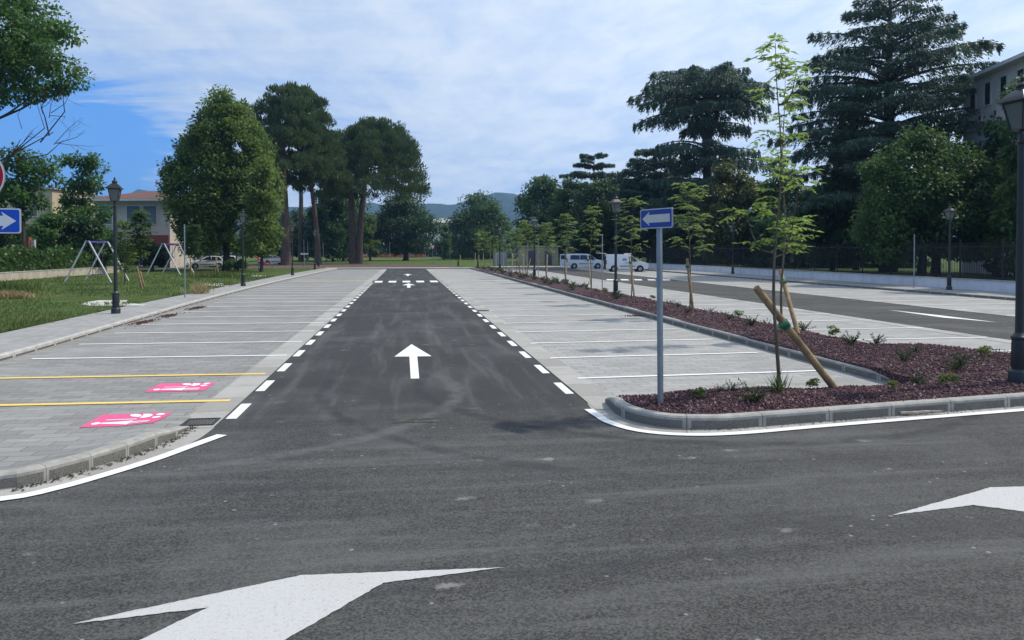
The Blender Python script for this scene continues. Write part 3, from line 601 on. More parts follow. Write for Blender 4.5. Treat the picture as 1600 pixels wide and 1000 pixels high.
# ---- the planted island: mounded lava gravel
def isl_in(x, y):
    fy = kerb_y(x)
    if y < fy: return False
    if y > 93.2: return False
    if x > 7.98:
        return x < (10.35 if y > 16.3 else 10.35 + (16.3 - y) * 1.15 if y > 14.1 else 40) 
    back = 10.86 + 0.11 * math.sin(2.3 * x) * 0.5 + 0.10 * max(0, x - 3) * 0.55
    return y < back and x > 2.9
def kerb_y(x):
    for i in range(len(kerbR) - 1, 0, -1):
        a, b = kerbR[i - 1], kerbR[i]
        if a.x <= x <= b.x: return a.y + (b.y - a.y) * (x - a.x) / (b.x - a.x + 1e-9) + 0.15
    return 9.9
def isl_z(x, y):
    e = min(1, max(0, (y - kerb_y(x)) / 0.5)); z = 0.13 + 0.05 * e
    z += 0.030 * math.sin(1.7 * x + 0.6 * y) * math.sin(0.9 * y - 0.4 * x) + 0.012 * math.sin(5.1 * x) * math.sin(4.3 * y)
    if x > 7.98 and y > 11.4: c = 1 - min(1, abs(x - 9.2) / 1.35); z += 0.05 * c
    if x < 7.9:
        b = 10.86 + 0.055 * (x - 3); k = min(1, max(0, (b - y) / 0.42)); z = z * k + 0.012 * (1 - k)
    if x > 10.0 and y > 11: k = min(1, max(0, (16.3 - y) / 1.0)) if y > 14.1 else min(1, max(0.0, (14.15 - y) / 0.4)) if x > 11.6 else 1; z = z * k + 0.02 * (1 - k)
    return z
m = MB()
def patch(xs, yfun0, yfun1, n, skirt=False):
    b = len(m.v)
    xs = [xs[0]] + list(xs) + [xs[-1]]
    for q, x in enumerate(xs):
        y0, y1 = yfun0(x), yfun1(x)
        for j in range(n + 1):
            y = y0 + (y1 - y0) * j / n; m.v.append((x, y, -0.03 if q in (0, len(xs) - 1) and skirt else isl_z(x, y)))
    for i in range(len(xs) - 1):
        for j in range(n): a = b + i * (n + 1) + j; m.f.append((a, a + n + 1, a + n + 2, a + 1)); m.mi.append(0)
lin = lambda a, b, n: [a + (b - a) * i / n for i in range(n + 1)]
back = lambda x: 10.93 + 0.055 * (x - 3) + 0.05 * math.sin(3.1 * x) + 0.03 * math.sin(8.3 * x)
patch(lin(2.97, 7.9, 60), lambda x: kerb_y(x) - 0.02, back, 14)
patch(lin(7.9, 10.30, 30), lambda x: kerb_y(x) - 0.02, lambda x: 17.0, 60, True)
patch(lin(7.95, 10.28, 22), lambda x: 17.0, lambda x: 93.3, 160, True)
patch(lin(10.30, 30, 80), lambda x: kerb_y(x) - 0.02, lambda x: (16.6 - (x - 10.3) * 1.7 if x < 11.75 else 14.14 + 0.05 * math.sin(2 * x)), 30)
st(m, 'gravel_bed', M['gravel'], smooth=True)
# loose stones over the near part of the bed
rs = np.random.default_rng(5); pts = []
while len(pts) < 26000:
    k = rs.random()
    if k < 0.5: x, y = rs.uniform(2.95, 8.0), rs.uniform(9.0, 11.25)
    elif k < 0.85: x, y = rs.uniform(7.9, 12.2), rs.uniform(9.6, 16.5)
    else: x, y = rs.uniform(8.0, 10.3), 16 + 20 * rs.random() ** 1.5
    ky = kerb_y(x)
    if y < ky - 0.04 or (x < 7.9 and y > back(x) + abs(rs.normal()) * 0.05): continue
    if x > 10.3 and y > (16.6 - (x - 10.3) * 1.7 if x < 11.75 else 14.14) + abs(rs.normal()) * 0.05: continue
    pts.append((x, y, isl_z(x, y)))
pts = np.array(pts); n = len(pts); s = 0.010 + 0.016 * rs.random(n) ** 1.5; s *= 1 + 0.02 * np.maximum(0, pts[:, 1] - 12)
base = np.array([(1, 0, 0), (-1, 0, 0), (0, 1, 0), (0, -1, 0), (0, 0, 1), (0, 0, -1)], float); fa = np.array([(0, 2, 4), (2, 1, 4), (1, 3, 4), (3, 0, 4), (2, 0, 5), (1, 2, 5), (3, 1, 5), (0, 3, 5)])
V = base[None] * s[:, None, None] * (0.65 + 0.7 * rs.random((n, 6, 1))); an = rs.random(n) * 6.28; ca, sa = np.cos(an)[:, None], np.sin(an)[:, None]
V = np.stack([V[..., 0] * ca - V[..., 1] * sa, V[..., 0] * sa + V[..., 1] * ca, V[..., 2]], -1) + pts[:, None] + np.array([0, 0, 0.006])
me = bpy.data.meshes.new('lava_stones'); me.vertices.add(6 * n); me.vertices.foreach_set('co', V.astype(np.float32).ravel()); me.loops.add(24 * n)
me.loops.foreach_set('vertex_index', (fa[None] + 6 * np.arange(n)[:, None, None]).astype(np.int32).ravel()); me.polygons.add(8 * n)
me.polygons.foreach_set('loop_start', np.arange(0, 24 * n, 3, dtype=np.int32)); me.polygons.foreach_set('loop_total', np.full(8 * n, 3, dtype=np.int32)); me.materials.append(M['stone']); me.update(calc_edges=True)
o = bpy.data.objects.new('lava_stones', me); C.objects.link(o); tag(o, 'dark red crushed lava stones covering the planting bed', 'gravel', kind='stuff')

# ---- painted markings
def mark(name, polys, z, mat):
    m = MB()
    for p in polys: m.sheet(p, z)
    return st(m, name, mat)
quad = lambda x0, x1, y0, y1: [(x0, y0), (x1, y0), (x1, y1), (x0, y1)]
def tline(x0, y0, x1, y1, w): return [(x0, y0 - w / 2), (x1, y1 - w / 2), (x1, y1 + w / 2), (x0, y0 + w / 2)]
wl = smooth_path([(-2.22, 9.52), (-2.45, 9.0), (-2.66, 8.52), (-2.97, 7.98), (-3.26, 7.58), (-3.62, 7.33), (-5, 7.02), (-8, 6.48), (-14, 5.5), (-60, -1.8)], 0.12)
ribbon('edge_line', wl, -0.02, 0.12, 0.0115, M['white'])
wr = smooth_path([(2.50, 10.35), (2.53, 9.9), (2.58, 9.5), (2.82, 9.02), (3.3, 8.76), (4.0, 8.74), (5.35, 8.98), (8.55, 9.50), (14, 10.35), (30, 12.7), (60, 17.2)], 0.12)
ribbon('edge_line', wr, -0.06, 0.07, 0.0115, M['white'])
dl = []; dr = []; y = 10.42
while y < 92:
    if not (53.6 < y < 56.8): dl.append(quad(-2.34, -2.20, y, y + 1.0)); 
    dr.append(quad(2.43, 2.56, y + 1.12, y + 2.12)); y += 2.0
mark('edge_dashes', dl, 0.005, M['white']); mark('edge_dashes', dr, 0.005, M['white'])
mark('crossing_dashes', [quad(x - 0.27, x + 0.27, 54.0, 56.9) for x in (-1.92, -0.94, 0.04, 1.02, 2.0)], 0.0055, M['white'])
# bay lines, left: two yellow then white
yb = [11.66 + 2.46 * k for k in range(33)]
def lbl(y, x0=-7.62, x1=-2.52): return tline(x0 - 0.02 * (y - 16) if y > 16 else x0, y + 0.14, x1, y, 0.12)
mk = lambda y, x0, x1, z=0.0145, w=0.11, n=1: [(x0, y + 0.14 - w / 2, z), (x1, y - w / 2, z), (x1, y + w / 2, z), (x0, y + 0.14 + w / 2, z)]
m = MB()
for y in yb[2:18] + yb[20:33]:
    xl = max(-7.6 - 0.025 * (y - 16), kerbL_x(y) + 0.45); m.sheet(mk(y, xl, -2.48), 0.0145)
st(m, 'bay_lines', M['white_bay'])
m = MB(); m.sheet(mk(yb[0], -7.8, -2.55, w=0.13), 0.0145); m.sheet(mk(yb[1], -7.8, -2.48, w=0.13), 0.0145); st(m, 'bay_lines', M['yellow'])
m = MB()
for y in (yb[18] + 0.3, yb[19]): m.sheet(mk(y, -8.2, -2.48, w=0.5), 0.0145)
st(m, 'bay_lines', M['yellow_pale'])
m = MB(); yr = [12.88 + 2.52 * k for k in range(32)]
for y in yr[:17] + yr[18:32]:
    m.sheet([(2.92, y - 0.055), (7.5, y + 0.22 - 0.055), (7.5, y + 0.22 + 0.055), (2.92, y + 0.055)], 0.0145)
st(m, 'bay_lines', M['white_bay'])
m = MB(); y = yr[17]; m.sheet([(2.75, y - 0.3), (7.6, y - 0.1), (7.6, y + 0.5), (2.75, y + 0.3)], 0.0145); st(m, 'bay_lines', M['yellow_pale'])
m = MB()
for k in range(31):
    y = 15.1 + 2.45 * k; m.sheet([(10.45, y - 0.055), (14.6, y + 0.05 - 0.055), (14.6, y + 0.05 + 0.055), (10.45, y + 0.055)], 0.0145)
for k in range(33):
    y = 13.5 + 2.5 * k; m.sheet([(20.2, y - 0.055), (26.3, y + 0.25 - 0.055), (26.3, y + 0.25 + 0.055), (20.2, y + 0.055)], 0.0145)
st(m, 'bay_lines', M['white_bay'])
m = MB(); c = at(650, 657.5); m.sheet([(c.x - .31, c.y - .10), (c.x + .30, c.y - .12), (c.x + .32, c.y + .13), (c.x + .05, c.y + .15), (c.x - .30, c.y + .12)], 0.004); st(m, 'road_patch', M['patch'])
# arrows on the asphalt
def lane_arrow(x, y, s=1.0): return [[(x + 0.02, y), (x - 0.15, y), (x - 0.07, y + 2.82 * s), (x + 0.09, y + 2.82 * s)][::-1], [(x - 0.38, y + 2.8 * s), (x + 0.38, y + 2.8 * s), (x, y + 4.92 * s)]]
m = MB(); m.sheet([(0.08, 13.28), (0.225, 13.28), (0.232, 16.1), (0.07, 16.1)], 0.005); m.sheet([(-0.24, 16.098), (0.53, 16.06), (0.13, 18.2)], 0.0052); st(m, 'lane_arrow', M['white'])
for ya in (46.2, 68.0):
    m = MB(); m.sheet([(0.08, ya), (0.28, ya), (0.28, ya + 3.4), (0.08, ya + 3.4)], 0.005); m.sheet([(-0.24, ya + 3.35), (0.60, ya + 3.35), (0.18, ya + 6.2)], 0.0052); st(m, 'lane_arrow', M['white'])
AR = [(-1.98, 4.79), (-1.21, 4.905), (-2.3, 3.52), (-1.50, 3.38), (-0.15, 5.115), (0.68, 5.25), (-0.71, 5.31)]
for p in (AR, [(3.99, 5.85), (4.85, 5.99), (5.9, 5.28), (6.75, 5.78), (6.05, 6.16), (6.85, 6.34), (5.38, 6.42)]):
    q = []; rj = random.Random(6)
    for (a, b), (c, d) in zip(p, p[1:] + p[:1]):
        nseg = max(2, int(math.dist((a, b), (c, d)) / 0.03))
        for k in range(nseg): f = k / nseg; q.append((a + (c - a) * f + rj.gauss(0, .0028), b + (d - b) * f + rj.gauss(0, .0028)))
    m = MB(); m.sheet(q, 0.005); st(m, 'lane_arrow', M['arrow'])
p3 = [at(*q) for q in ((1386, 484), (1470, 493), (1560, 504), (1500, 498.5), (1475, 496.5))]
m = MB(); m.v = [(p.x, p.y, 0.005) for p in p3]; m.f = [(0, 1, 4), (1, 2, 3, 4)]; m.mi = [0, 0]; st(m, 'lane_arrow', M['white'])
m = MB()
for u in (947, 969, 990, 1011, 1034): m.sheet([at(u, 436.2), at(u + 12, 436.4), at(u + 14, 438.2), at(u + 2, 438.0)], 0.005)
st(m, 'crossing_dashes', M['white'])
# pink bays for parents: a figure pushing a pram, seen from the bay
def pink(ox, oy, flip=0):
    def T(q): return [(ox + a * 0.88, oy + b * 0.76, bay_z(ox + a * 0.88, oy + b * 0.76)) for a, b in q]
    def lay(polys, dz, mat, name):
        m = MB()
        for q in polys:
            q = T(q); m.add([(a, b, c + dz) for a, b, c in q], [tuple(range(len(q)))])
        return st(m, name, mat)
    circ = lambda cx, cy, rx, ry=None: [(cx + rx * math.cos(k * math.pi / 8), cy + (ry or rx) * math.sin(k * math.pi / 8)) for k in range(16)]
    lay([[(i / 6 + a, j / 6 + b) for a, b in ((0, 0), (1 / 6, 0), (1 / 6, 1 / 6), (0, 1 / 6))] for i in range(6) for j in range(6)], 0.006, M['pink'], 'bay_symbol')
    polys = [circ(0.14, 0.25, 0.06, 0.095), [(0.21, 0.20), (0.40, 0.17), (0.60, 0.09), (0.60, 0.41), (0.40, 0.33), (0.21, 0.30)], [(0.60, 0.16), (0.87, 0.16), (0.87, 0.225), (0.60, 0.225)], [(0.60, 0.275), (0.86, 0.275), (0.86, 0.34), (0.60, 0.34)],
             [(0.20, 0.48), (0.62, 0.50), (0.62, 0.55), (0.20, 0.53)],
             [(0.42, 0.90), (0.46, 0.78), (0.52, 0.72), (0.60, 0.69), (0.62, 0.80), (0.55, 0.92), (0.47, 0.95)], [(0.625, 0.62), (0.70, 0.60), (0.76, 0.68), (0.77, 0.80), (0.74, 0.90), (0.66, 0.94), (0.60, 0.93), (0.635, 0.80)],
             circ(0.865, 0.87, 0.06, 0.085), circ(0.865, 0.63, 0.06, 0.085)]
    lay(polys, 0.009, M['white_sym'], 'bay_symbol')
pink(-4.02, 10.14); pink(-4.02, 12.55)

# ---- slabs, grates, litter
def slab(label, pts, z=0.146, name='concrete_slab', cat='slab', group='pale slabs set in the lawn'):
    m = MB(); m.prism(pts, z - 0.03, z); o = m.build(name, M['slab']); return tag(o, label, cat, group)
slab('large irregular pale concrete patch in grass behind nearest left lamp', [at(u, v, .146) for u, v in ((126, 475), (140, 471), (155, 469), (200, 469), (196, 473), (228, 475.5), (222, 477.5), (140, 477.5))])
slab('pale slab in grass just left of the second left lamp', [at(u, v, .146) for u, v in ((315, 445.5), (322, 443), (351, 443), (349, 445.5), (362, 446.5), (345, 447))])
slab('thin pale slab in grass right of the second left lamp', [at(u, v, .146) for u, v in ((387, 431.8), (394, 430.2), (421, 430.2), (417, 431.8))])
for i, (x, y, w, d) in enumerate(((-2.60, 10.23, 0.40, 0.40), (2.80, 27.9, 0.42, 0.42))):
    t = thing('drain_grate', ('dirty iron drain grate in left gutter beside the pink bay', 'small iron drain grate in the right concrete gutter')[i], 'grate', (x, y, 0.012), 0, 'gutter drain grates')
    m = MB(); a = w / 2
    for sx in (-1, 1): m.box((sx * (a - .015), 0, 0.004), (.03, d, .012)); m.box((0, sx * (d / 2 - .015), 0.0045), (w - .06, .03, .012))
    m.build('frame', M['grate'], t); m = MB()
    for k in range(9): m.box((-a + 0.045 + k * (w - .09) / 8, 0, 0.003), (.022, d - .06, .009))
    m.build('bars', M['grate'], t)
m = MB(); p0, p1 = at(1406, 645.5, 0.04), at(1473, 643, 0.04); d = (p1 - p0)
m.tube([p0, p0 + d * 0.3 + Vector((0, -.01, 0)), p0 + d * 0.62 + Vector((0, .012, 0.004)), p1], [0.022, 0.024, 0.02, 0.014], 7); tag(m.build('stick', M['stick'], smooth=True), 'short peeling stick lying in the gutter against the front kerb', 'stick')
# ================================================================== THINGS
rng0 = np.random.default_rng(11)
# ---- lamps
def make_lamp(label, loc, rz, group):
    t = thing('street_lamp', label, 'street lamp', loc, rz, group)
    m = MB(); m.lathe([(0.155, -0.03), (0.155, 0.17), (0.14, 0.20), (0.115, 0.215), (0.112, 0.24), (0.118, 0.26), (0.115, 0.62), (0.108, 0.68), (0.125, 0.70), (0.125, 0.735), (0.095, 0.76), (0.072, 0.80)], 20); m.build('base', M['lamp'], t, smooth=True)
    m = MB(); m.lathe([(0.066, 0.78), (0.062, 2.2), (0.054, 3.78), (0.075, 3.79), (0.078, 3.82), (0.056, 3.84), (0.05, 3.93)], 16); m.build('pole', M['lamp'], t, smooth=True)
    m = MB(); h = math.pi / 4
    m.lathe([(0.045, 3.92), (0.05, 3.98), (0.10, 3.99), (0.16, 4.0), (0.155, 4.02)], 4, phase=h)
    for k in range(4):
        a = h + k * math.pi / 2; c, s_ = math.cos(a), math.sin(a); m.tube([(0.155 * c, 0.155 * s_, 4.01), (0.265 * c, 0.265 * s_, 4.44)], 0.014, 6)
        a2 = a + math.pi / 2; m.tube([(0.262 * c, 0.262 * s_, 4.43), (0.262 * math.cos(a2), 0.262 * math.sin(a2), 4.43)], 0.014, 6)
    m.build('lantern_frame', M['lamp'], t)
    m = MB(); m.lathe([(0.145, 4.022), (0.252, 4.42)], 4, phase=h, cap=False); g = m.build('lantern_glass', M['glass'], t)
    m = MB(); m.lathe([(0.335, 4.435), (0.35, 4.45), (0.335, 4.475), (0.27, 4.53), (0.16, 4.61), (0.10, 4.64), (0.095, 4.67)], 4, phase=h); m.lathe([(0.09, 4.67), (0.10, 4.70), (0.075, 4.74), (0.03, 4.76), (0.028, 4.79), (0.04, 4.81), (0.028, 4.84), (0.006, 4.87)], 12)
    m.build('lantern_roof', M['lamp'], t, smooth=True); return t
G = 'dark lantern lamp posts along the lot'
lamp0 = make_lamp('black iron lamp post standing in red gravel, cut by the right edge', (9.36, 10.62, 0.17), 0.1, G); lamp0.scale = (.97, .97, .97)
for u, v, z, lb in ((181, 490, .12, 'black lantern post on lawn edge beside the near purple swing'), (380, 447, .12, 'black lantern post in front of the leafy lime tree'), (457, 430.2, .12, 'black lantern post in front of the thick pine trunk'), (492, 421.5, .12, 'farthest black lantern post along the left sidewalk, between pine trunks'), (498, 416.5, .12, 'tiny dark lantern post behind the sidewalk end, left of the double pine'),
                    (962, 462, .2, 'tall black lantern post in the bed between the two white vans'), (835, 435, .2, 'black lantern post in the bed before the small beige hut'), (781, 422.5, .2, 'small black lantern post in the far half of the sapling bed'), (716, 415.5, .12, 'tiny black lantern post in the far field, left of the sapling row'), (747, 417, .15, 'tiny dark lantern post at the far end of the sapling bed'),
                    (1483, 453, .137, 'black lantern post before the iron fence and the twin trunks'), (1145, 428, .137, 'black lantern post by white wall, far behind the blue sign')):
    p = at(u, v, z); dup(lamp0, p, 0.15, lb, scale=0.93)

# ---- signs
def post(mb, h, r=0.03): mb.lathe([(r, -0.05), (r, h - 0.01), (r * 0.7, h)], 14)
def plate_round(w, h, r, n=5):
    q = []
    for sx, sy, a0 in ((1, 1, 0), (-1, 1, 90), (-1, -1, 180), (1, -1, 270)):
        for k in range(n): a = R(a0 + 90 * k / (n - 1)); q.append((sx * (w / 2 - r) + r * math.cos(a), sy * (h / 2 - r) + r * math.sin(a)))
    return q
def plate(m, q, y0, y1, cz, cx=0):
    n = len(q); vs = [(a + cx, y0, b + cz) for a, b in q] + [(a + cx, y1, b + cz) for a, b in q]
    return m.add(vs, [tuple(range(n)), tuple(range(n, 2 * n))[::-1]] + [(i, i + n, (i + 1) % n + n, (i + 1) % n) for i in range(n)])
def arrow_sign(parent, w, h, cz, d, blue, white, y=-0.035, cx=0):
    m = MB(); plate(m, plate_round(w, h, 0.025), y - 0.002, y + 0.012, cz, cx); pn = m.build('sign_panel', M['sign_back'], parent)
    m = MB(); plate(m, plate_round(w - 0.006, h - 0.006, 0.024), y - 0.0045, y - 0.0025, cz, cx); m.build('border', M[white], pn)
    m = MB(); plate(m, plate_round(w - 0.03, h - 0.03, 0.02), y - 0.007, y - 0.005, cz, cx); m.build('sign_face', M[blue], pn)
    hx = w / 2 - 0.045; hh = h * 0.36; sh = h * 0.20; hl = h * 0.52
    q = [(d * hx, 0), (d * (hx - hl), hh), (d * (hx - hl * 0.86), sh), (-d * hx, sh), (-d * hx, -sh), (d * (hx - hl * 0.86), -sh), (d * (hx - hl), -hh)]
    m = MB(); vs = [(a + cx, y - 0.0085, b + cz) for a, b in q]; m.add(vs, [(0, 1, 2, 5, 6), (2, 3, 4, 5)]); m.build('arrow', M[white], pn)
    
    for sg in (1, -1): m = MB(); m.box((0, 0.0, cz + sg * h * 0.25), (0.09, 0.075, 0.03)); m.build('clamp', M['galv'], parent)
b = at(1032, 630, 0.17); t = thing('one_way_sign', 'blue left-pointing arrow sign on grey post in front gravel bed', 'road sign', b, R(-64))
m = MB(); post(m, 2.58, 0.040); m.build('post', M['galv'], t, smooth=True); arrow_sign(t, 0.60, 0.265, 2.46, -1, 'sign_blue_shaded', 'sign_cream', -0.055)
t.rotation_euler = (R(0.3), R(-0.5), R(-64))
t = thing('no_entry_sign', 'red no entry disc above blue right arrow, at left photo edge', 'road sign', (-4.595, 9.0, 0.05), R(8))
m = MB(); post(m, 3.35, 0.03); m.build('post', M['galv'], t, smooth=True)
m = MB(); q = [(0.30 * math.cos(k * math.pi / 24), 0.30 * math.sin(k * math.pi / 24)) for k in range(48)]; plate(m, q, -0.044, -0.032, 2.96); dsk = m.build('sign_disc', M['sign_back'], t)
m = MB(); plate(m, [(a * 0.985, b_ * 0.985) for a, b_ in q], -0.0465, -0.0445, 2.96); m.build('border', M['sign_white'], dsk)
m = MB(); plate(m, [(a * 0.94, b_ * 0.94) for a, b_ in q], -0.049, -0.047, 2.96); m.build('red_face', M['sign_red'], dsk)
m = MB(); plate(m, [(-.24, -.05), (.24, -.05), (.24, .05), (-.24, .05)], -0.0515, -0.0495, 2.96); m.build('white_bar', M['sign_white'], dsk)
arrow_sign(t, 0.90, 0.275, 2.475, 1, 'sign_blue', 'sign_white', -0.05)
G = 'bare grey metal sign posts'
for u, vt, vb, z, lb in ((289, 360, 465, .12, 'bare thin grey post at lawn edge by pale weeds'), (941, 367, 451, .15, 'bare grey post in front of the two white vans'), (841, 375, 433, .15, 'bare grey post close right of a lamp, before the hut'), (824.5, 378, 430, .15, 'thin grey post left of the beige hut behind sapling stakes'), (766.5, 380, 418, .15, 'thin grey post among the farthest saplings'), (475, 375.6, 420.6, .12, 'thin grey post left of the leaning pine trunk'), (481, 379, 421.6, .12, 'thin grey post touching the leaning pine trunk'), (505, 380, 418, .12, 'thin grey post just right of the leaning pine trunk'), (609, 379, 415.5, .12, 'lone grey post at the end of the lane'), (703, 387, 415.5, .12, 'thin grey post in the far field by small hedge'), (575, 384, 412, .12, 'thin grey post right of the double pine trunk'), (1428, 376, 450, .14, 'pale grey post against white wall near twin trunks')):
    p = at(u, vb, z); h = (vb - vt) / ppm(p.x, p.y); h = (vb - vt) * math.hypot(p.x, p.y) / F * 1.0
    m = MB(); post(m, h, 0.028); o = m.build('sign_post', M['galv'], smooth=True); o.location = p; tag(o, lb, 'post', G)

# ---- swings
def make_swing(label, p, rz, H, L, sp, group):
    t = thing('swing_set', label, 'swing', p, rz, group)
    m = MB(); m.tube([(0, -0.1, H - 0.08), (0, L + 0.1, H - 0.08)], 0.055, 10); m.build('crossbar', M['purple'], t, smooth=True)
    for y in (0, L):
        for s in (-1, 1):
            m = MB(); m.tube([(s * sp, y - 0.0, -0.05), (s * 0.07, y, H)], 0.05, 10); m.build('leg', M['pole_white'], t, smooth=True)
        m = MB(); m.box((0, y, H - 0.09), (0.3, 0.07, 0.22)); m.build('bracket', M['teal'], t, bevel=0.02)
    for k, y in enumerate((L * 0.32, L * 0.7)):
        m = MB(); m.box((0, y, 0.5), (0.22, 0.62, 0.05)); sw = m.build('seat', M['purple'], t, bevel=0.015)
        for s in (-1, 1):
            m = MB(); m.tube([(0, y + s * 0.28, 0.52), (0, y + s * 0.25, H - 0.1)], 0.012, 5); m.build('chain', M['rope'], sw)
    return t
G = 'purple swings on the lawn'; p = (at(107, 441.5, ZL) + at(168, 442, ZL)) / 2
pb = (at(160, 430, ZL) + at(198, 438, ZL)) / 2
sw = make_swing('white legged purple swing frame nearest the hedge wall', p, 0.02, 2.74, 3.4, 1.45, G)
p = (at(233, 430, ZL) + at(277, 428.5, ZL)) / 2
dup(sw, p, -0.08, 'white legged purple swing frame nearer the lime tree, beyond a bare post')

# ---- low wall and hedge, gate posts
w0, w1 = Vector((-27.6, 24.0)), Vector((-27.4, 84.0)); wd = (w1 - w0).normalized(); wn_ = Vector((-wd.y, wd.x)); wang = math.atan2(wd.y, wd.x); wl_ = (w1 - w0).length
t = thing('low_wall', 'old stained low wall in front of the green hedge', 'wall', (w0.x, w0.y, ZL), wang)
m = MB(); m.box((wl_ / 2, 0, 0.26), (wl_, 0.25, 0.60)); m.build('wall_body', M['wall_low'], t); m = MB(); m.box((wl_ / 2, 0, 0.585), (wl_ + .1, 0.31, 0.05)); m.build('coping', M['cap'], t)
n = 26000; xx = rng0.random(n) * (wl_ + 1); hh = 0.35 + 1.75 * rng0.random(n) ** 0.7; hmod = 1 + 0.12 * np.sin(xx * 0.9) + 0.08 * np.sin(xx * 2.3 + 1); yy = 0.25 + 1.5 * rng0.random(n)
front = rng0.random(n) < 0.6; yy = np.where(front, 0.12 + 0.35 * rng0.random(n) * (0.6 + 0.4 * np.sin(xx * 3)), yy); hh = hh * hmod
P = np.stack([w0.x + wd.x * xx + wn_.x * yy, w0.y + wd.y * xx + wn_.y * yy, ZL + hh], 1); A = unit(rng0, n) + np.array([0.4, -0.3, 0.1]); N = unit(rng0, n) * 0.8 + np.array([0.4, -0.3, 0.6]); s = 0.26 * (0.6 + 0.8 * rng0.random(n))
tag(leaf_obj('hedge', P, A, N, s, s * 0.55, M['lf_hedge']), 'long glossy green hedge growing over the low wall', 'hedge')
for u, lb in ((42, 'tall brick red gate pillar behind the hedge'),):
    p = atY(u, 400, 68); t = thing('gate_pillar', lb, 'pillar', (p.x, p.y, ZL)); m = MB(); m.box((0, 0, 1.55), (0.55, 0.55, 3.3)); m.build('pillar_body', M['brick_red'], t); m = MB(); m.box((0.45, 0.1, 1.45), (0.3, 0.3, 3.1)); m.build('side_post', M['cap'], t)

# ---- white wall and railings on the right
t = thing('garden_wall', 'long low white wall below the iron railings', 'wall', (29.8, 14, 0)); m = MB(); m.box((0, 41, 0.30), (0.3, 82, 0.72)); m.build('wall_body', M['wall_white'], t); m = MB(); m.box((0, 41, 0.685), (0.38, 82.1, 0.05)); m.build('coping', M['cap'], t)
t = thing('iron_fence', 'black iron railing fence standing on the white wall', 'fence', (29.85, 14, 0.70)); bars = None; pst = None
m = MB()
for z in (0.12, 1.72): m.box((0, 1.5, z), (0.03, 2.94, 0.035))
for k in range(24): m.box((0, 0.07 + k * 0.1243, 0.98), (0.018, 0.018, 1.92))
bars = m.build('railing_panel', M['iron'], t); m = MB(); m.lathe([(0.035, 0), (0.035, 2.02), (0.05, 2.04), (0.02, 2.1)], 8); pst = m.build('fence_post', M['iron'], t)
for k in range(1, 27):
    for o in (bars, pst): c = o.copy(); C.objects.link(c); c.parent = t; c.location = (0, 3 * k, 0)

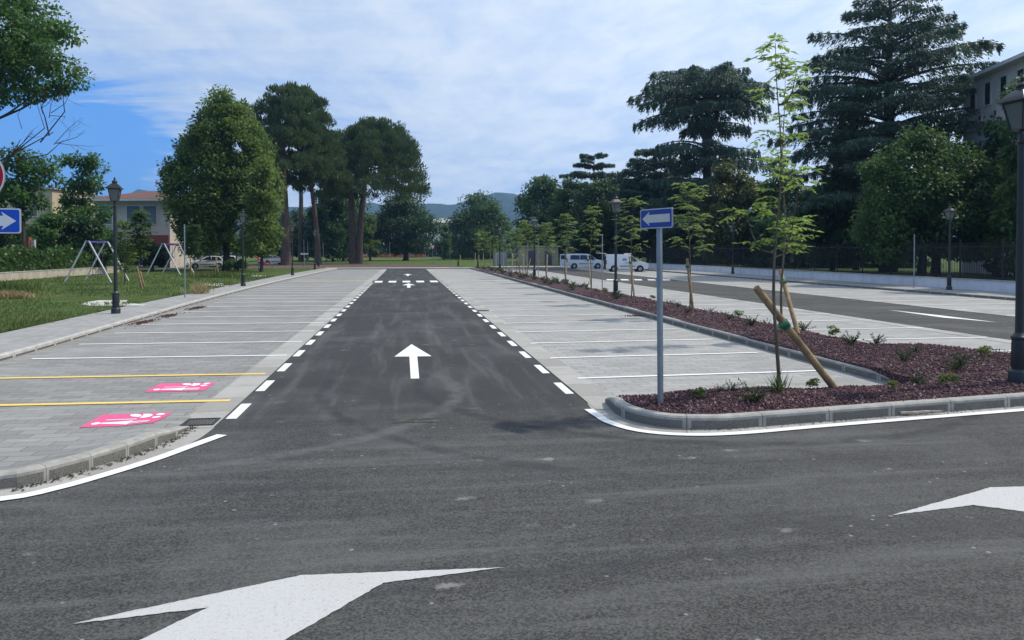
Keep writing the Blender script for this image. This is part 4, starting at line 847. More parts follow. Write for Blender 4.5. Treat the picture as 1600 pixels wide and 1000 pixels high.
# ---- vehicles
def wheel(parent, x, y, r, s):
    m = MB(); m.lathe([(r * 0.62, -0.09), (r * 0.97, -0.1), (r, -0.07), (r, 0.07), (r * 0.97, 0.1), (r * 0.62, 0.09)], 22, axis='y', cap=True); w = m.build('wheel', M['tyre'], parent, smooth=True); w.location = (x, y, r)
    m = MB(); m.lathe([(r * 0.6, s * 0.092), (r * 0.55, s * 0.075), (r * 0.2, s * 0.085), (0.02, s * 0.1)], 14, axis='y'); rm = m.build('rim', M['rim'], w, smooth=True)
def make_car(name, label, cat, loc, rz, L, Wd, Ht, prof, belt, glass, paint, loads=(), group=None, r=0.32, xw=(0.19, 0.80), tumble=0.16, light_h=0.62):
    """prof: side outline (x fraction, z fraction), closed, above the sill; glass: side windows as x/z fraction polygons"""
    t = thing(name, label, cat, loc, rz, group); P = [(a * L - L / 2, b * Ht) for a, b in prof]; hw = Wd / 2
    def yy(z): return hw - (tumble * max(0, (z - belt * Ht)) / (Ht - belt * Ht))
    m = MB(); n = len(P); vs = []
    for s in (-1, 1): vs += [(x, s * (yy(z) - 0.0), z) for x, z in P]
    side = list(range(n)); m.add(vs, [(i, (i + 1) % n, (i + 1) % n + n, i + n) for i in range(n)])
    for s, off in ((0, 0), (1, n)):
        bm_f = [off + i for i in range(n)]; m.f.append(tuple(bm_f if s else bm_f[::-1])); m.mi.append(0)
    body = m.build('body', M[paint], t, bevel=0.035, smooth=True)
    for s in (-1, 1):
        for gl in glass:
            m = MB(); q = [(a * L - L / 2, b * Ht) for a, b in gl]; vs = [(x, s * (yy(z) + 0.012), z) for x, z in q] + [(x, s * (yy(z) - 0.03), z) for x, z in q]; k = len(q)
            m.add(vs, [tuple(range(k))] + [(i, (i + 1) % k, (i + 1) % k + k, i + k) for i in range(k)]); m.build('side_window', M['window'], t)
        for f in xw:
            x = f * L - L / 2
            m = MB(); m.lathe([(r * 1.17, -0.012), (r * 1.17, 0.012)], 24, axis='y'); a = m.build('wheel_arch', M['trim'], t); a.location = (x, s * (hw + 0.002), r * 1.02)
            wheel(t, x, s * (hw - 0.055), r, s)
        m = MB(); m.box((L / 2 - 0.14, s * (hw - 0.18), light_h * Ht * 0.72), (0.28, 0.3, 0.17)); m.build('headlight', M['lamp_clear'], t, bevel=0.04)
        m = MB(); m.box((-L / 2 + 0.03, s * (hw - 0.06), light_h * Ht * 0.88), (0.09, 0.14, 0.46)); m.build('taillight', M['lamp_red'], t, bevel=0.02)
        m = MB(); m.box((L * 0.17, s * (hw + 0.10), belt * Ht + 0.08), (0.12, 0.18, 0.2)); m.build('mirror', M['trim'], t, bevel=0.04)
        m = MB(); m.box((0.0, s * (hw + 0.006), 0.33 * Ht), (L * 0.36, 0.02, 0.07)); m.build('side_trim', M['trim'], t)
        m = MB(); m.box((-0.02 * L, s * (hw + 0.012), belt * Ht - 0.12), (0.2, 0.03, 0.035)); m.build('door_handle', M['trim'], t)
    m = MB(); m.box((L / 2 - 0.03, 0, 0.2 * Ht), (0.16, Wd * 0.94, 0.26)); m.build('front_bumper', M['trim'], t, bevel=0.05)
    m = MB(); m.box((-L / 2 + 0.02, 0, 0.2 * Ht), (0.16, Wd * 0.94, 0.24)); m.build('rear_bumper', M['trim'], t, bevel=0.05)
    # windscreen and rear glass follow the outline
    for nm, (i, j) in loads:
        (x0, z0), (x1, z1) = P[i], P[j]; d = Vector((x1 - x0, 0, z1 - z0)); nn = Vector((d.z, 0, -d.x)).normalized()
        if nn.x * (1 if nm == 'windscreen' else -1) < 0: nn = -nn
        a = Vector((x0, 0, z0)) + d * 0.08 + nn * 0.014; b2 = Vector((x0, 0, z0)) + d * 0.92 + nn * 0.014
        m = MB(); m.add([(a.x, -yy(z0) + 0.1, a.z), (a.x, yy(z0) - 0.1, a.z), (b2.x, yy(z1) - 0.1, b2.z), (b2.x, -yy(z1) + 0.1, b2.z)], [(0, 1, 2, 3)]); m.build(nm, M['window'], t)
    return t
VAN = [(0.0, 0.16), (0.0, 0.55), (0.012, 0.94), (0.04, 0.985), (0.3, 1.0), (0.52, 0.985), (0.60, 0.945), (0.765, 0.63), (0.93, 0.545), (0.985, 0.47), (1.0, 0.33), (0.995, 0.16)]
vg = [[(0.62, 0.60), (0.755, 0.60), (0.635, 0.87), (0.56, 0.89), (0.545, 0.60)], [(0.535, 0.60), (0.515, 0.89), (0.345, 0.91), (0.335, 0.60)], [(0.325, 0.60), (0.33, 0.90), (0.10, 0.90), (0.075, 0.62)]]
p = at(915, 419.6); a = thing
v1 = make_car('minivan', 'white minivan with side windows and its rear doors open', 'minivan', (p.x, p.y, 0.004), R(-8), 4.75, 1.82, 1.86, VAN, 0.58, vg, 'car_white', [('windscreen', (7, 6))])
m = MB(); m.box((-2.38, 0.0, 0.98), (0.02, 1.45, 1.3)); m.build('load_bay', M['trim'], v1)
m = MB(); m.box((-2.82, -0.92, 1.05), (0.86, 0.07, 1.45)); d = m.build('rear_door', M['car_white'], v1, bevel=0.02); m = MB(); m.box((-2.82, -0.96, 1.42), (0.62, 0.03, 0.5)); m.build('door_glass', M['window'], d)
p = at(978, 424.6)
v2 = make_car('cargo_van', 'white windowless cargo van with raised tailgate, nearer of the vans', 'van', (p.x, p.y, 0.004), R(-7), 4.45, 1.83, 1.84, VAN, 0.58, vg[:1], 'car_white', [('windscreen', (7, 6))])
m = MB(); m.box((-2.23, 0, 0.98), (0.02, 1.4, 1.25)); m.build('load_bay', M['trim'], v2)
m = MB(); m.box((-2.62, 0, 1.94), (0.95, 1.55, 0.07), (0, 0.06, 0)); m.build('tailgate', M['car_white'], v2, bevel=0.02)
m = MB(); m.lathe([(0.26, 0), (0.24, 0.012)], 16, axis='y'); e = m.build('emblem', M['emblem'], v2); e.location = (-0.28, -0.925, 1.30); e.scale = (1, 1, 0.5)
m = MB(); m.box((0.2, 0.2, 1.87), (0.7, 0.5, 0.12)); m.build('roof_vent', M['car_white'], v2, bevel=0.03)
CAR = [(0.0, 0.2), (0.0, 0.58), (0.03, 0.66), (0.14, 0.94), (0.26, 1.0), (0.48, 0.99), (0.70, 0.66), (0.93, 0.56), (1.0, 0.42), (0.995, 0.2)]
cg = [[(0.10, 0.68), (0.18, 0.92), (0.37, 0.94), (0.38, 0.68)], [(0.39, 0.68), (0.385, 0.94), (0.48, 0.93), (0.655, 0.68)]]
def car(label, u, v, rz, paint, L=4.2, H=1.48, z=0.12, g=None): p = at(u, v, z); return make_car('parked_car', label, 'car', (p.x, p.y, z), rz, L, 1.75, H, CAR, 0.62, cg, paint, [('windscreen', (6, 5)), ('rear_window', (3, 2))], g, 0.31)
c1 = car('white hatchback parked under the lime tree, nearest the swings', 322, 419.5, R(200), 'car_white'); G = 'cars parked beyond the park'
c2 = car('white car half hidden beneath the lime tree lower branches', 348, 417.5, R(188), 'car_white')
c3 = car('white car passing behind the orange net, right of double pine', 578, 402.3, R(176), 'car_white', 4.6, 1.5); c4 = car('grey car beyond the field, left of double pine trunk', 505, 403.2, R(5), 'car_grey', 4.4)
c5 = car('dark car far off behind the leaning pine trunk', 484, 404, R(3), 'car_grey', 4.4); c6 = car('dark car behind the round dark tree trunk at field edge', 640, 402.5, R(2), 'car_grey', 4.4); c7 = car('white car in the shade below the lime, left of slide', 428, 413.5, R(30), 'car_white')

# ---- orange net
n0, n1 = at(535, 403.2, .1), at(665, 403, .1); t = thing('safety_net', 'long orange safety net across the far field', 'net', n0, math.atan2((n1 - n0).y, (n1 - n0).x)); L_ = (n1 - n0).length
m = MB()
for k in range(9): m.box((L_ / 2, 0, 0.12 + k * 0.115), (L_, 0.02, 0.06))
for k in range(int(L_ / 0.5)): m.box((k * 0.5, 0, 0.58), (0.10, 0.021, 1.0))
m.build('netting', M['orange'], t)
for k in range(8): m = MB(); m.lathe([(0.06, -0.05), (0.06, 1.5)], 8, (k * L_ / 7, 0.05, 0)); m.build('post', M['wood_pale'], t)

# ---- playground slide, bench, bins, signs
p = at(398, 420, ZL); t = thing('slide', 'red playground slide beside the lime tree', 'slide', p, R(8))
m = MB(); m.add([(-0.9, -.3, 2.0), (-0.9, .3, 2.0), (1.2, .3, 0.42), (1.2, -.3, 0.42), (1.9, .3, 0.3), (1.9, -.3, 0.3), (-0.9, -.3, 1.93), (-0.9, .3, 1.93), (1.2, .3, 0.35), (1.2, -.3, 0.35), (1.9, .3, .23), (1.9, -.3, .23)], [(0, 1, 2, 3), (3, 2, 4, 5), (6, 9, 8, 7), (9, 11, 10, 8), (0, 6, 7, 1), (5, 4, 10, 11)])
m.build('chute', M['red'], t, recalc=True); m = MB()
for s in (-.32, .32): m = MB(); m.tube([(-0.95, s, 2.2), (1.2, s, 0.62), (1.95, s, 0.46)], 0.07, 8); m.build('side_rail', M['red'], t, smooth=True)
for s in (-.3, .3):
    for x in (-1.0, -2.0): m = MB(); m.tube([(x, s, 0), (x, s, 2.9)], 0.05, 8); m.build('post', M['red'], t, smooth=True)
m = MB(); m.box((-1.5, 0, 1.95), (1.1, 0.8, 0.08)); m.build('platform', M['teal'], t); m = MB(); m.add([(-2.2, -.6, 2.8), (-.8, -.6, 2.8), (-.8, .6, 2.8), (-2.2, .6, 2.8), (-1.5, -.6, 3.5), (-1.5, .6, 3.5)], [(0, 1, 4), (2, 3, 5), (1, 2, 5, 4), (3, 0, 4, 5)]); m.build('roof', M['red'], t)
m = MB()
for k in range(6): m.box((-2.05, 0, 0.3 + k * 0.28), (0.05, 0.6, 0.05))
m.build('ladder', M['teal'], t)
p = at(415, 424, ZL); t = thing('picnic_table', 'small pale table on grass right of the red slide', 'table', p, 0.1); m = MB(); m.box((0, 0, 0.74), (1.5, 0.7, 0.05)); m.build('tabletop', M['galv'], t)
for sx in (-.65, .65):
    for sy in (-.28, .28): m = MB(); m.tube([(sx, sy, 0), (sx, sy, 0.72)], 0.025, 6); m.build('leg', M['galv'], t)
p = at(476, 414.5, ZL); t = thing('cross_sign', 'small white board on a short post near pine trunks', 'sign', p); m = MB(); m.lathe([(0.04, 0), (0.04, 1.6)], 8); m.build('post', M['galv'], t); m = MB(); m.box((0, -.06, 1.65), (1.1, 0.05, 0.22)); m.build('board', M['sign_white'], t)
p = at(676, 413.5, ZL); t = thing('give_way_sign', 'small triangular give way sign in far field, seen beyond lane', 'road sign', p); m = MB(); m.lathe([(0.03, 0), (0.03, 2.9)], 8); m.build('post', M['galv'], t)
m = MB(); m.add([(-.45, -.06, 2.95), (.45, -.06, 2.95), (0, -.06, 2.15), (-.45, -.03, 2.95), (.45, -.03, 2.95), (0, -.03, 2.15)], [(0, 2, 1), (3, 4, 5), (0, 1, 4, 3), (1, 2, 5, 4), (2, 0, 3, 5)]); pn = m.build('sign_panel', M['sign_red'], t); m = MB(); m.add([(-.28, -.07, 2.86), (.28, -.07, 2.86), (0, -.07, 2.36)], [(0, 2, 1)]); m.build('sign_face', M['sign_white'], pn)

# ---- buildings
def windows(parent, spots, w, h, y, frame='fascia', face='shutter', nrm=-1, axis='x'):
    for a, z in spots:
        m = MB()
        if axis == 'x':
            for dx_ in (-1, 1): m.box((a + dx_ * (w / 2 + .05), y + nrm * .04, z), (0.1, 0.12, h + .2))
            for dz_ in (-1, 1): m.box((a, y + nrm * .04, z + dz_ * (h / 2 + .05)), (w, 0.12, 0.1))
            f = m.build('window', M[frame], parent); m = MB(); m.box((a, y + nrm * .005, z), (w, 0.05, h))
            for k in range(int(h / 0.22)): m.box((a, y + nrm * .04, z - h / 2 + 0.11 + k * 0.22), (w - .06, 0.03, 0.09))
        else:
            for dx_ in (-1, 1): m.box((y + nrm * .04, a + dx_ * (w / 2 + .05), z), (0.12, 0.1, h + .2))
            for dz_ in (-1, 1): m.box((y + nrm * .04, a, z + dz_ * (h / 2 + .05)), (0.12, w, 0.1))
            f = m.build('window', M[frame], parent); m = MB(); m.box((y + nrm * .005, a, z), (0.05, w, h))
            for k in range(int(h / 0.22)): m.box((y + nrm * .04, a, z - h / 2 + 0.11 + k * 0.22), (0.03, w - .06, 0.09))
        m.build('shutter', M[face], f)
def hip_roof(parent, x0, x1, y0, y1, z, rise, over=0.8, mat='tiles'):
    a, b_, c, d_ = x0 - over, x1 + over, y0 - over, y1 + over; k = min(b_ - a, d_ - c) / 2
    if b_ - a >= d_ - c: r0, r1 = (a + k, (c + d_) / 2), (b_ - k, (c + d_) / 2)
    else: r0, r1 = ((a + b_) / 2, c + k), ((a + b_) / 2, d_ - k)
    m = MB(); m.add([(a, c, z + .26), (b_, c, z + .26), (b_, d_, z + .26), (a, d_, z + .26), (r0[0], r0[1], z + .26 + rise), (r1[0], r1[1], z + .26 + rise)], [(0, 1, 5, 4) if b_ - a >= d_ - c else (0, 1, 4), (1, 2, 5) if b_ - a >= d_ - c else (1, 2, 5, 4), (2, 3, 4, 5) if b_ - a >= d_ - c else (2, 3, 5), (3, 0, 4) if b_ - a >= d_ - c else (3, 0, 4, 5), (3, 2, 1, 0)])
    rf = m.build('roof', M[mat], parent); m = MB(); m.box(((a + b_) / 2, (c + d_) / 2, z + .11), (b_ - a + .06, d_ - c + .06, .26)); m.build('eaves', M['fascia'], parent); return rf
p = atY(207, 400, 100); t = thing('house', 'pale villa with red hipped roof behind the swings', 'house', (p.x, p.y, 0), R(-12))
m = MB(); m.box((0, 4.5, 4.2), (9.6, 9, 8.5)); m.build('wall', M['render'], t); rf = hip_roof(t, -4.8, 4.8, 0, 9, 8.3, 1.35, 1.2)
windows(t, [(-3.4, 6.6), (0.2, 6.6), (2.3, 6.6)], 1.7, 2.2, 0.0); windows(t, [(-3.0, 2.2), (0.3, 2.2)], 1.4, 1.6, 0.0); windows(t, [(3, 6.6), (6, 6.6)], 1.2, 1.9, 4.8, nrm=1, axis='y')
m = MB(); m.box((3.4, -0.9, 3.0), (4.4, 1.8, 0.25)); m.box((3.4, -1.75, 3.6), (4.4, 0.1, 1.0)); m.build('balcony', M['brick_red'], t); m = MB()
for k in range(7): m.box((1.2, -1.2, 0.4 + 0.36 * k), (3.2, 0.15, 0.12))
m.build('louvre_screen', M['fascia'], t); m = MB(); m.box((4.2, -0.06, 1.2), (1.1, 0.1, 2.3)); m.build('door', M['door'], t)
p = atY(52, 400, 112); t = thing('flat_building', 'beige flat roofed block behind the left trees', 'building', (p.x - 3, p.y, 0), R(-10)); m = MB(); m.box((0, 5, 5.2), (12, 10, 10.6)); m.build('wall', M['render_y'], t); m = MB(); m.box((0, 5, 10.62), (12.6, 10.6, 0.25)); m.build('roof', M['cap'], t); windows(t, [(1.4, 7.5), (3.4, 7.5), (-1, 7.5), (1.4, 4), (3.8, 4)], 1.1, 1.3, 0.0)
p = atY(843, 400, 112); t = thing('utility_hut', 'small beige hut with two grey doors beyond the sapling bed', 'hut', (p.x, p.y, .1), R(-3)); m = MB(); m.box((0, 2, 1.35), (5.6, 4, 2.7)); m.build('wall', M['render_y'], t); m = MB(); m.box((0, 2, 2.78), (6.0, 4.4, 0.18)); m.build('roof', M['cap'], t)
for x in (-1.15, 1.3): m = MB(); m.box((x, -.05, 1.05), (1.05, 0.1, 2.1)); d = m.build('door', M['door'], t); m = MB(); m.box((x + .4, -.12, 1.0), (.06, .06, .12)); m.build('handle', M['galv'], d)
p = atY(920, 400, 122); t = thing('shed', 'low beige shed behind the white minivan', 'shed', (p.x, p.y, .1), R(-5)); m = MB(); m.box((-3.0, 1.5, 1.6), (0.7, 3, 3.2)); m.box((0.5, 1.7, 1.5), (6.2, 2.8, 3.0)); m.build('wall', M['render_y'], t); m = MB(); m.box((0, 1.6, 3.2), (7.6, 3.6, 0.2)); m.build('roof', M['cap'], t); m = MB(); m.box((0.6, 0.25, 1.1), (3.2, 0.1, 2.2)); m.build('door', M['door'], t)
p = atY(794, 400, 104); t = thing('mesh_gate', 'grey panelled mesh gate left of the beige hut', 'gate', (p.x, p.y, .12)); m = MB(); m.box((-1.1, 0, 1.0), (1.7, 0.04, 1.9)); m.build('panel', M['mesh_grey'], t); m = MB()
for x in (-2.0, -0.2, 1.6): m.box((x, 0, 1.05), (0.07, 0.07, 2.1))
for z in (0.1, 1.1, 2.05): m.box((0.7, 0, z), (1.74, 0.04, 0.05))
m.build('frame', M['galv'], t); m = MB()
for k in range(16): m.box((-0.12 + k * 0.11, 0, 1.08), (0.012, 0.012, 1.9))
m.build('wire_mesh', M['galv'], t)
p = atY(590, 380, 278); t = thing('apartment_house', 'distant red roofed house seen between the pines and dark tree', 'house', (p.x, p.y, 0)); m = MB(); m.box((0, 6, 5.9), (13, 12, 11.8)); m.build('wall', M['render_c'], t); hip_roof(t, -6.5, 6.5, 0, 12, 11.8, 2.6, 1.0); windows(t, [(-4, 9.8), (0, 9.8), (4, 9.8), (-4, 6.4), (0, 6.4), (4, 6.4), (-4, 3), (0, 3), (4, 3)], 1.3, 1.6, 0.0)
p = atY(690, 380, 285); t = thing('apartment_house', 'distant pale house with grey roof right of the round dark tree', 'house', (p.x, p.y, 0)); m = MB(); m.box((0, 6, 6.2), (13, 12, 12.4)); m.build('wall', M['render_c'], t); hip_roof(t, -6.5, 6.5, 0, 12, 12.4, 1.9, 1.0, 'cap'); windows(t, [(-4, 10), (0, 10), (4, 10), (-4, 6.5), (0, 6.5), (4, 6.5)], 1.6, 1.7, 0.0)
# tall villa on the right with attic windows under the eaves
p = Vector((45 - 0.211 * 9 - 6, 55 - 0.977 * 9 - 5, 0)); t = thing('tall_villa', 'tall cream building with attic windows rising behind right trees', 'building', (p.x + 6, p.y + 5, .4), R(-102.2))
m = MB(); m.box((0, 7, 7.7), (24, 14, 15.6)); m.build('wall', M['render_c'], t); hip_roof(t, -12, 12, 0, 14, 15.4, 2.6, 0.9)
windows(t, [(-10.4, 14.0), (-8.2, 14.0), (-6, 14.0), (-3.8, 14.0), (-1.6, 14.0), (0.6, 14.0), (2.8, 14.0), (5.0, 14.0), (7.2, 14)], 0.85, 1.7, 0.0, frame='render_c', face='window'); windows(t, [(-9.3, 12.3), (-7.1, 12.3), (-2.7, 12.3), (1.7, 12.3)], 0.45, 0.4, 0.0, frame='render_c', face='brick_red')
windows(t, [(a_, z_) for a_ in (-8, -3, 2, 7) for z_ in (9.3, 4.8)], 1.3, 2.2, 0.0); m = MB(); m.box((0, -.06, 11.6), (24.2, .3, .35)); m.build('cornice', M['fascia'], t)
m = MB(); m.tube([(3.5, 7, 17.6), (3.5, 7, 22)], 0.06, 6); m.lathe([(0.05, 20.3), (0.22, 20.5), (0.05, 20.7)], 8, (3.5, 7, 0)); m.build('finial', M['iron'], t)
# ================================================================== VEGETATION
# ---- saplings of the planted bed: thin stem, upswept twigs, compound leaves in loose whorls
def compound(rng, C0, D, k=9, ll=0.13):
    """pinnate leaves: C0 attach points, D directions"""
    Ps = []; As = []; Ns = []
    for c, d in zip(C0, D):
        d = d / np.linalg.norm(d); s = np.cross(d, [0, 0, 1]); s = s / (np.linalg.norm(s) + 1e-6); L = 0.26 * (0.7 + 0.6 * rng.random())
        for j in range(k):
            q = 0.25 + 0.75 * (j // 2) / (k // 2); sg = (-1 if j % 2 else 1) if j < k - 1 else 0
            p = c + d * L * q + np.array([0, 0, -0.10 * q * q]); Ps.append(p); As.append(d * (0.45 if sg else 1) + s * sg * 0.9 + np.array([0, 0, -0.28]) + rng.normal(size=3) * 0.12); Ns.append(np.array([0, 0, 1.0]) + rng.normal(size=3) * 0.3)
    return np.array(Ps), np.array(As), np.array(Ns)
def sapling(label, loc, H, zc, R_, seed, nb=16, leaves=10, ll=0.15, r0=0.028, group='saplings staked in the gravel bed', extra=(), lf='lf_sap', name='sapling', k=9):
    rng = np.random.default_rng(seed); t = thing(name, label, 'sapling', loc, 0, group); m = MB(); lx, ly = (rng.normal(size=2) * 0.022 if name == 'sapling' and seed > 25 else (0, 0)); wob = lambda z: np.array([lx * z + 0.035 * math.sin(1.7 * z + seed), ly * z + 0.035 * math.sin(2.1 * z + 2 * seed), z])
    zs = np.linspace(-0.08, H, 14); m.tube([wob(z) for z in zs], [max(0.004, r0 * (1 - 0.88 * max(0, z) / H)) for z in zs], 8); C0 = []; D = []
    def whorl(p, n, sp=0.6):
        a0 = rng.random() * 6.28
        for i in range(n): a = a0 + 6.28 * i / n + rng.normal() * 0.3; C0.append(p + rng.normal(size=3) * 0.03); D.append(np.array([math.cos(a), math.sin(a), sp * rng.random() - 0.1]))
    for i in range(nb):
        z = zc + (H - zc) * ((i + rng.random() * 0.6) / nb) * 0.93; a = i * 2.4 + rng.normal() * 0.4; tt = (z - zc) / (H - zc); L = R_ * (1.05 - 0.55 * tt ** 1.3) * (0.75 + 0.4 * rng.random()) * (0.6 + 0.4 * min(1, tt * 4 + 0.3))
        d = np.array([math.cos(a), math.sin(a), 0]); s = wob(z); e = s + d * L + np.array([0, 0, L * (0.75 + 0.4 * rng.random())]); mid = s * 0.5 + e * 0.5 + d * L * 0.15 - np.array([0, 0, 0.06])
        m.tube([s, mid, e], [r0 * 0.36, r0 * 0.26, 0.003], 5, cap=False)
        for q, n in ((0.45, leaves // 3), (0.75, leaves // 2), (1.0, leaves // 2 + 1)): whorl(s * (1 - q) + e * q if q != 0.45 else mid, max(2, n))
    whorl(wob(H), 7, 0.9); whorl(wob(H - 0.18), 5)
    for (z, a, L, up, n) in extra:
        d = np.array([math.cos(a), math.sin(a), 0]); s = wob(z); pts = [s, s + d * L * 0.45 + np.array([0, 0, 0.05]), s + d * L * 0.75 + np.array([0, 0, up * 0.4]), s + d * L + np.array([0, 0, up])]; m.tube(pts, [r0 * 0.5, r0 * 0.42, r0 * 0.3, 0.004], 6, cap=False)
        for q in range(n): f = (q + 1) / n; i = min(2, int(f * 2.99)); g = f * 2.99 - i; whorl(pts[i] * (1 - g) + pts[i + 1] * g + rng.normal(size=3) * 0.05, 5)
    m.build('trunk', M['bark_young'], t, smooth=True); P, A, N = compound(rng, C0, D, k, ll); s = ll * (0.7 + 0.6 * rng.random(len(P))); leaf_obj('crown', P, A, N, s, s * 0.42, M[lf], t); return t
def stake(label, b, tp, r=0.05, tie=0.72, mat='wood', group='wooden stakes propping the saplings'):
    t = thing('wooden_stake', label, 'stake', b, 0, group); d = Vector(tp) - Vector(b); m = MB(); m.tube([-d * 0.05, d * 0.5, d * 0.985, d], [r, r * 0.98, r * 0.96, r * 0.8], 12); m.build('pole', M[mat], t, smooth=True)
    if tie: m = MB(); c = d * tie; dn = d.normalized(); m.tube([c - dn * 0.05, c + dn * 0.06], r * 1.25, 12); m.tube([c - dn * 0.02 + Vector((-r * 2.1, -0.02, 0)), c + Vector((r * 0.5, -r * 1.2, 0.02))], r * 0.7, 8); m.build('tie', M['tie'], t, smooth=True)
    return t
s1 = at(1213, 616, 0.16); s2 = at(1223, 521, 0.2)
sapling('tall slender sapling nearest in the front gravel, above the crossed thick stake', s1, 4.98, 2.15, 0.34, 21, 8, 3, 0.12, 0.030, extra=((1.95, 0.25, 0.42, 1.0, 3), (2.0, 2.9, 0.40, 0.6, 2), (4.1, 0.1, 0.30, 0.55, 1)), k=9)
sapling('second tall sapling, just behind the nearest one in the bed', s2, 6.45, 2.2, 0.52, 22, 9, 4, 0.14, 0.033, extra=((2.0, 0.2, 0.6, 0.8, 3),))
stake('thick leaning stake crossing the nearest sapling, green tie on it', at(1305, 608, 0.15), atY(1181, 449, 10.45), 0.057, 0.64)
stake('pale leaning stake tied high to the second sapling', at(1247, 522, 0.2), atY(1219, 422, 18.55), 0.055, 0.80)
i = 0
lab = ['staked sapling right of the blue arrow sign, third in the row', 'leafy sapling left of the blue arrow sign, behind second van', 'narrow sapling before the rear wheel of the white minivan', 'narrow sapling just left of the white minivan', 'sapling standing against the beige hut doors', 'bushy sapling left of the beige hut', 'sapling in front of the grey mesh gate', 'small sapling near the far end, before the mesh gate', 'small sapling near far end, left of the gate', 'tiny sapling at the far end of the bed, beside a lamp', 'last tiny sapling at the far end of the bed']
for (u, vb, ut, vt, us, vs), lb in zip(((1078, 487, 1078, 290, 1083, 487), (986, 468, 986, 310, 991, 463), (923, 452, 922, 323, 924, 448), (883, 444, 883, 336, 884, 441), (854, 438, 853, 350, 854, 436), (822, 431.5, 822, 347, 817, 430), (807, 428.5, 807, 357, 800, 427), (790, 425, 790, 362, 786.5, 425), (771, 421.5, 770, 370, 774.5, 422.5), (757, 418.8, 757, 363, 755, 418), (748, 417, 748, 365, 742, 416)), lab):
    p = at(u, vb, 0.2); H = (vb - vt) / ppm(p.x, p.y); sapling(lb, p, H, H * 0.42, (0.155 if i != 2 else 0.125) * H * (1.2 if i in (5, 9) else 1.0 if i == 0 else 0.9), 31 + i, (13, 10, 9, 12, 11, 16, 12, 9, 14, 10, 9)[i], (6, 5, 4, 5, 6, 6, 5, 4, 6, 5, 4)[i], 0.135 + 0.004 * i, 0.026, lf='lf_sap2')
    q = at(us, vs, 0.2); w = 'pale wooden stake beside the ' + ('third sapling right of the blue sign', 'sapling left of the blue arrow sign', 'sapling before the minivan rear wheel', 'sapling just left of the minivan', 'sapling at the hut doors', 'bushy sapling left of the hut', 'sapling before the mesh gate', 'small sapling left of that gate post', 'small sapling near the row end', 'tiny sapling by far lamp', 'last tiny sapling of the row')[i]
    stake(w, q, q + Vector((-0.22 if i < 3 else 0.05, 0, 1.75)), 0.045, 0.85 if i < 4 else 0, 'wood_pale' if i else 'wood'); i += 1
for (u, v, ut, vt), lb in zip(((814, 431, 808, 402), (822, 431, 829, 404), (720, 413, 719, 398), (748.5, 415, 748, 398)), ('dark thin stake leaning left, at the hut corner', 'dark thin stake leaning right, at the hut corner', 'lone pale stake in the far grass beyond the bed', 'pale stake behind the last sapling, in far grass')):
    p = at(u, v, 0.15); stake(lb, p, atY(ut, vt, p.y), 0.05, 0, 'wood_pale' if 'pale' in lb else 'wood')
# lawn saplings
G = 'young trees on the lawn'
for u, vb, vt, Rr, lf, lb in ((219, 452, 331, 0.26, 'lf_mid', 'dark young tree with crossed stakes right of nearest left lamp'), (196, 444, 345, 0.30, 'lf_bright', 'light green young tree half behind the nearest left lamp post'), (304, 428, 352, 0.3, 'lf_mid', 'young tree right of the bare post, before the lime'), ):
    p = at(u, vb, ZL); H = (vb - vt) / ppm(p.x, p.y); sapling(lb, p, H, H * (0.42 if lf != 'lf_bright' else 0.12), Rr * H * 0.5, 60 + u, 20, 8, 0.22, 0.04, G, (), lf, 'young_tree', 7)
for (u, v, ut, vt), lb in zip(((222, 452, 214, 416), (226, 450, 219, 424), (190, 441, 196, 410), (342, 431, 337, 403), (299, 428, 297, 402), (336, 428, 339, 401)), ('crossed stake at the dark young tree, leaning left', 'shorter crossed stake at the dark young tree', 'stake just right of the nearest left lamp post', 'dark leaning stake on lawn right of the white car', 'upright stake on lawn at left of the white car', 'upright stake on lawn in front of the white car')):
    p = at(u, v, ZL); stake(lb, p, atY(ut, vt, p.y), 0.05, 0, 'wood')

# ---- low shrubs in the bed
def shrub_mesh(kind, seed):
    rng = np.random.default_rng(seed); Ps = []; As = []; Ns = []
    if kind == 'spread':
        for s in range(15):
            a = rng.random() * 6.28; L = 0.20 + 0.24 * rng.random(); el = 0.35 + 0.9 * rng.random(); d = np.array([math.cos(a) * math.cos(el), math.sin(a) * math.cos(el), math.sin(el)])
            for q in np.linspace(0.12, 1, 24):
                p = d * L * q + np.array([0, 0, -0.10 * q * q * L])
                for k in (0, 1): Ps.append(p); As.append(d + rng.normal(size=3) * 0.75); Ns.append(rng.normal(size=3))
        P = np.array(Ps); sz = 0.045 * (0.6 + 0.7 * rng.random(len(P))); w = 0.34
    elif kind == 'round':
        n = 420; d = unit(rng, n); d[:, 2] = np.abs(d[:, 2]); stems = unit(rng, 9) * np.array([0.13, 0.13, 0.1]) + np.array([0, 0, 0.14]); c = stems[rng.integers(0, 9, n)]; P = c + d * 0.085 * rng.random((n, 1)) ** 0.4
        As = d + unit(rng, n) * 0.6; Ns = np.array([0, 0, 0.8]) + unit(rng, n) * 0.6; sz = 0.05 * (0.6 + 0.7 * rng.random(n)); w = 0.7
        return P, np.array(As), np.array(Ns), sz, sz * w
    else:
        for s in range(46):
            a = rng.random() * 6.28; L = 0.18 + 0.32 * rng.random() ; el = 0.75 + 0.7 * rng.random(); d = np.array([math.cos(a) * math.cos(el), math.sin(a) * math.cos(el), math.sin(el)]); Ps.append(np.array([rng.normal() * 0.04, rng.normal() * 0.04, 0])); As.append(d); Ns.append(rng.normal(size=3))
        P = np.array(Ps); return P, np.array(As), np.array(Ns), 0.2 + 0.34 * rng.random(len(P)), 0.018
    return P, np.array(As), np.array(Ns), sz, sz * w
protos = {}
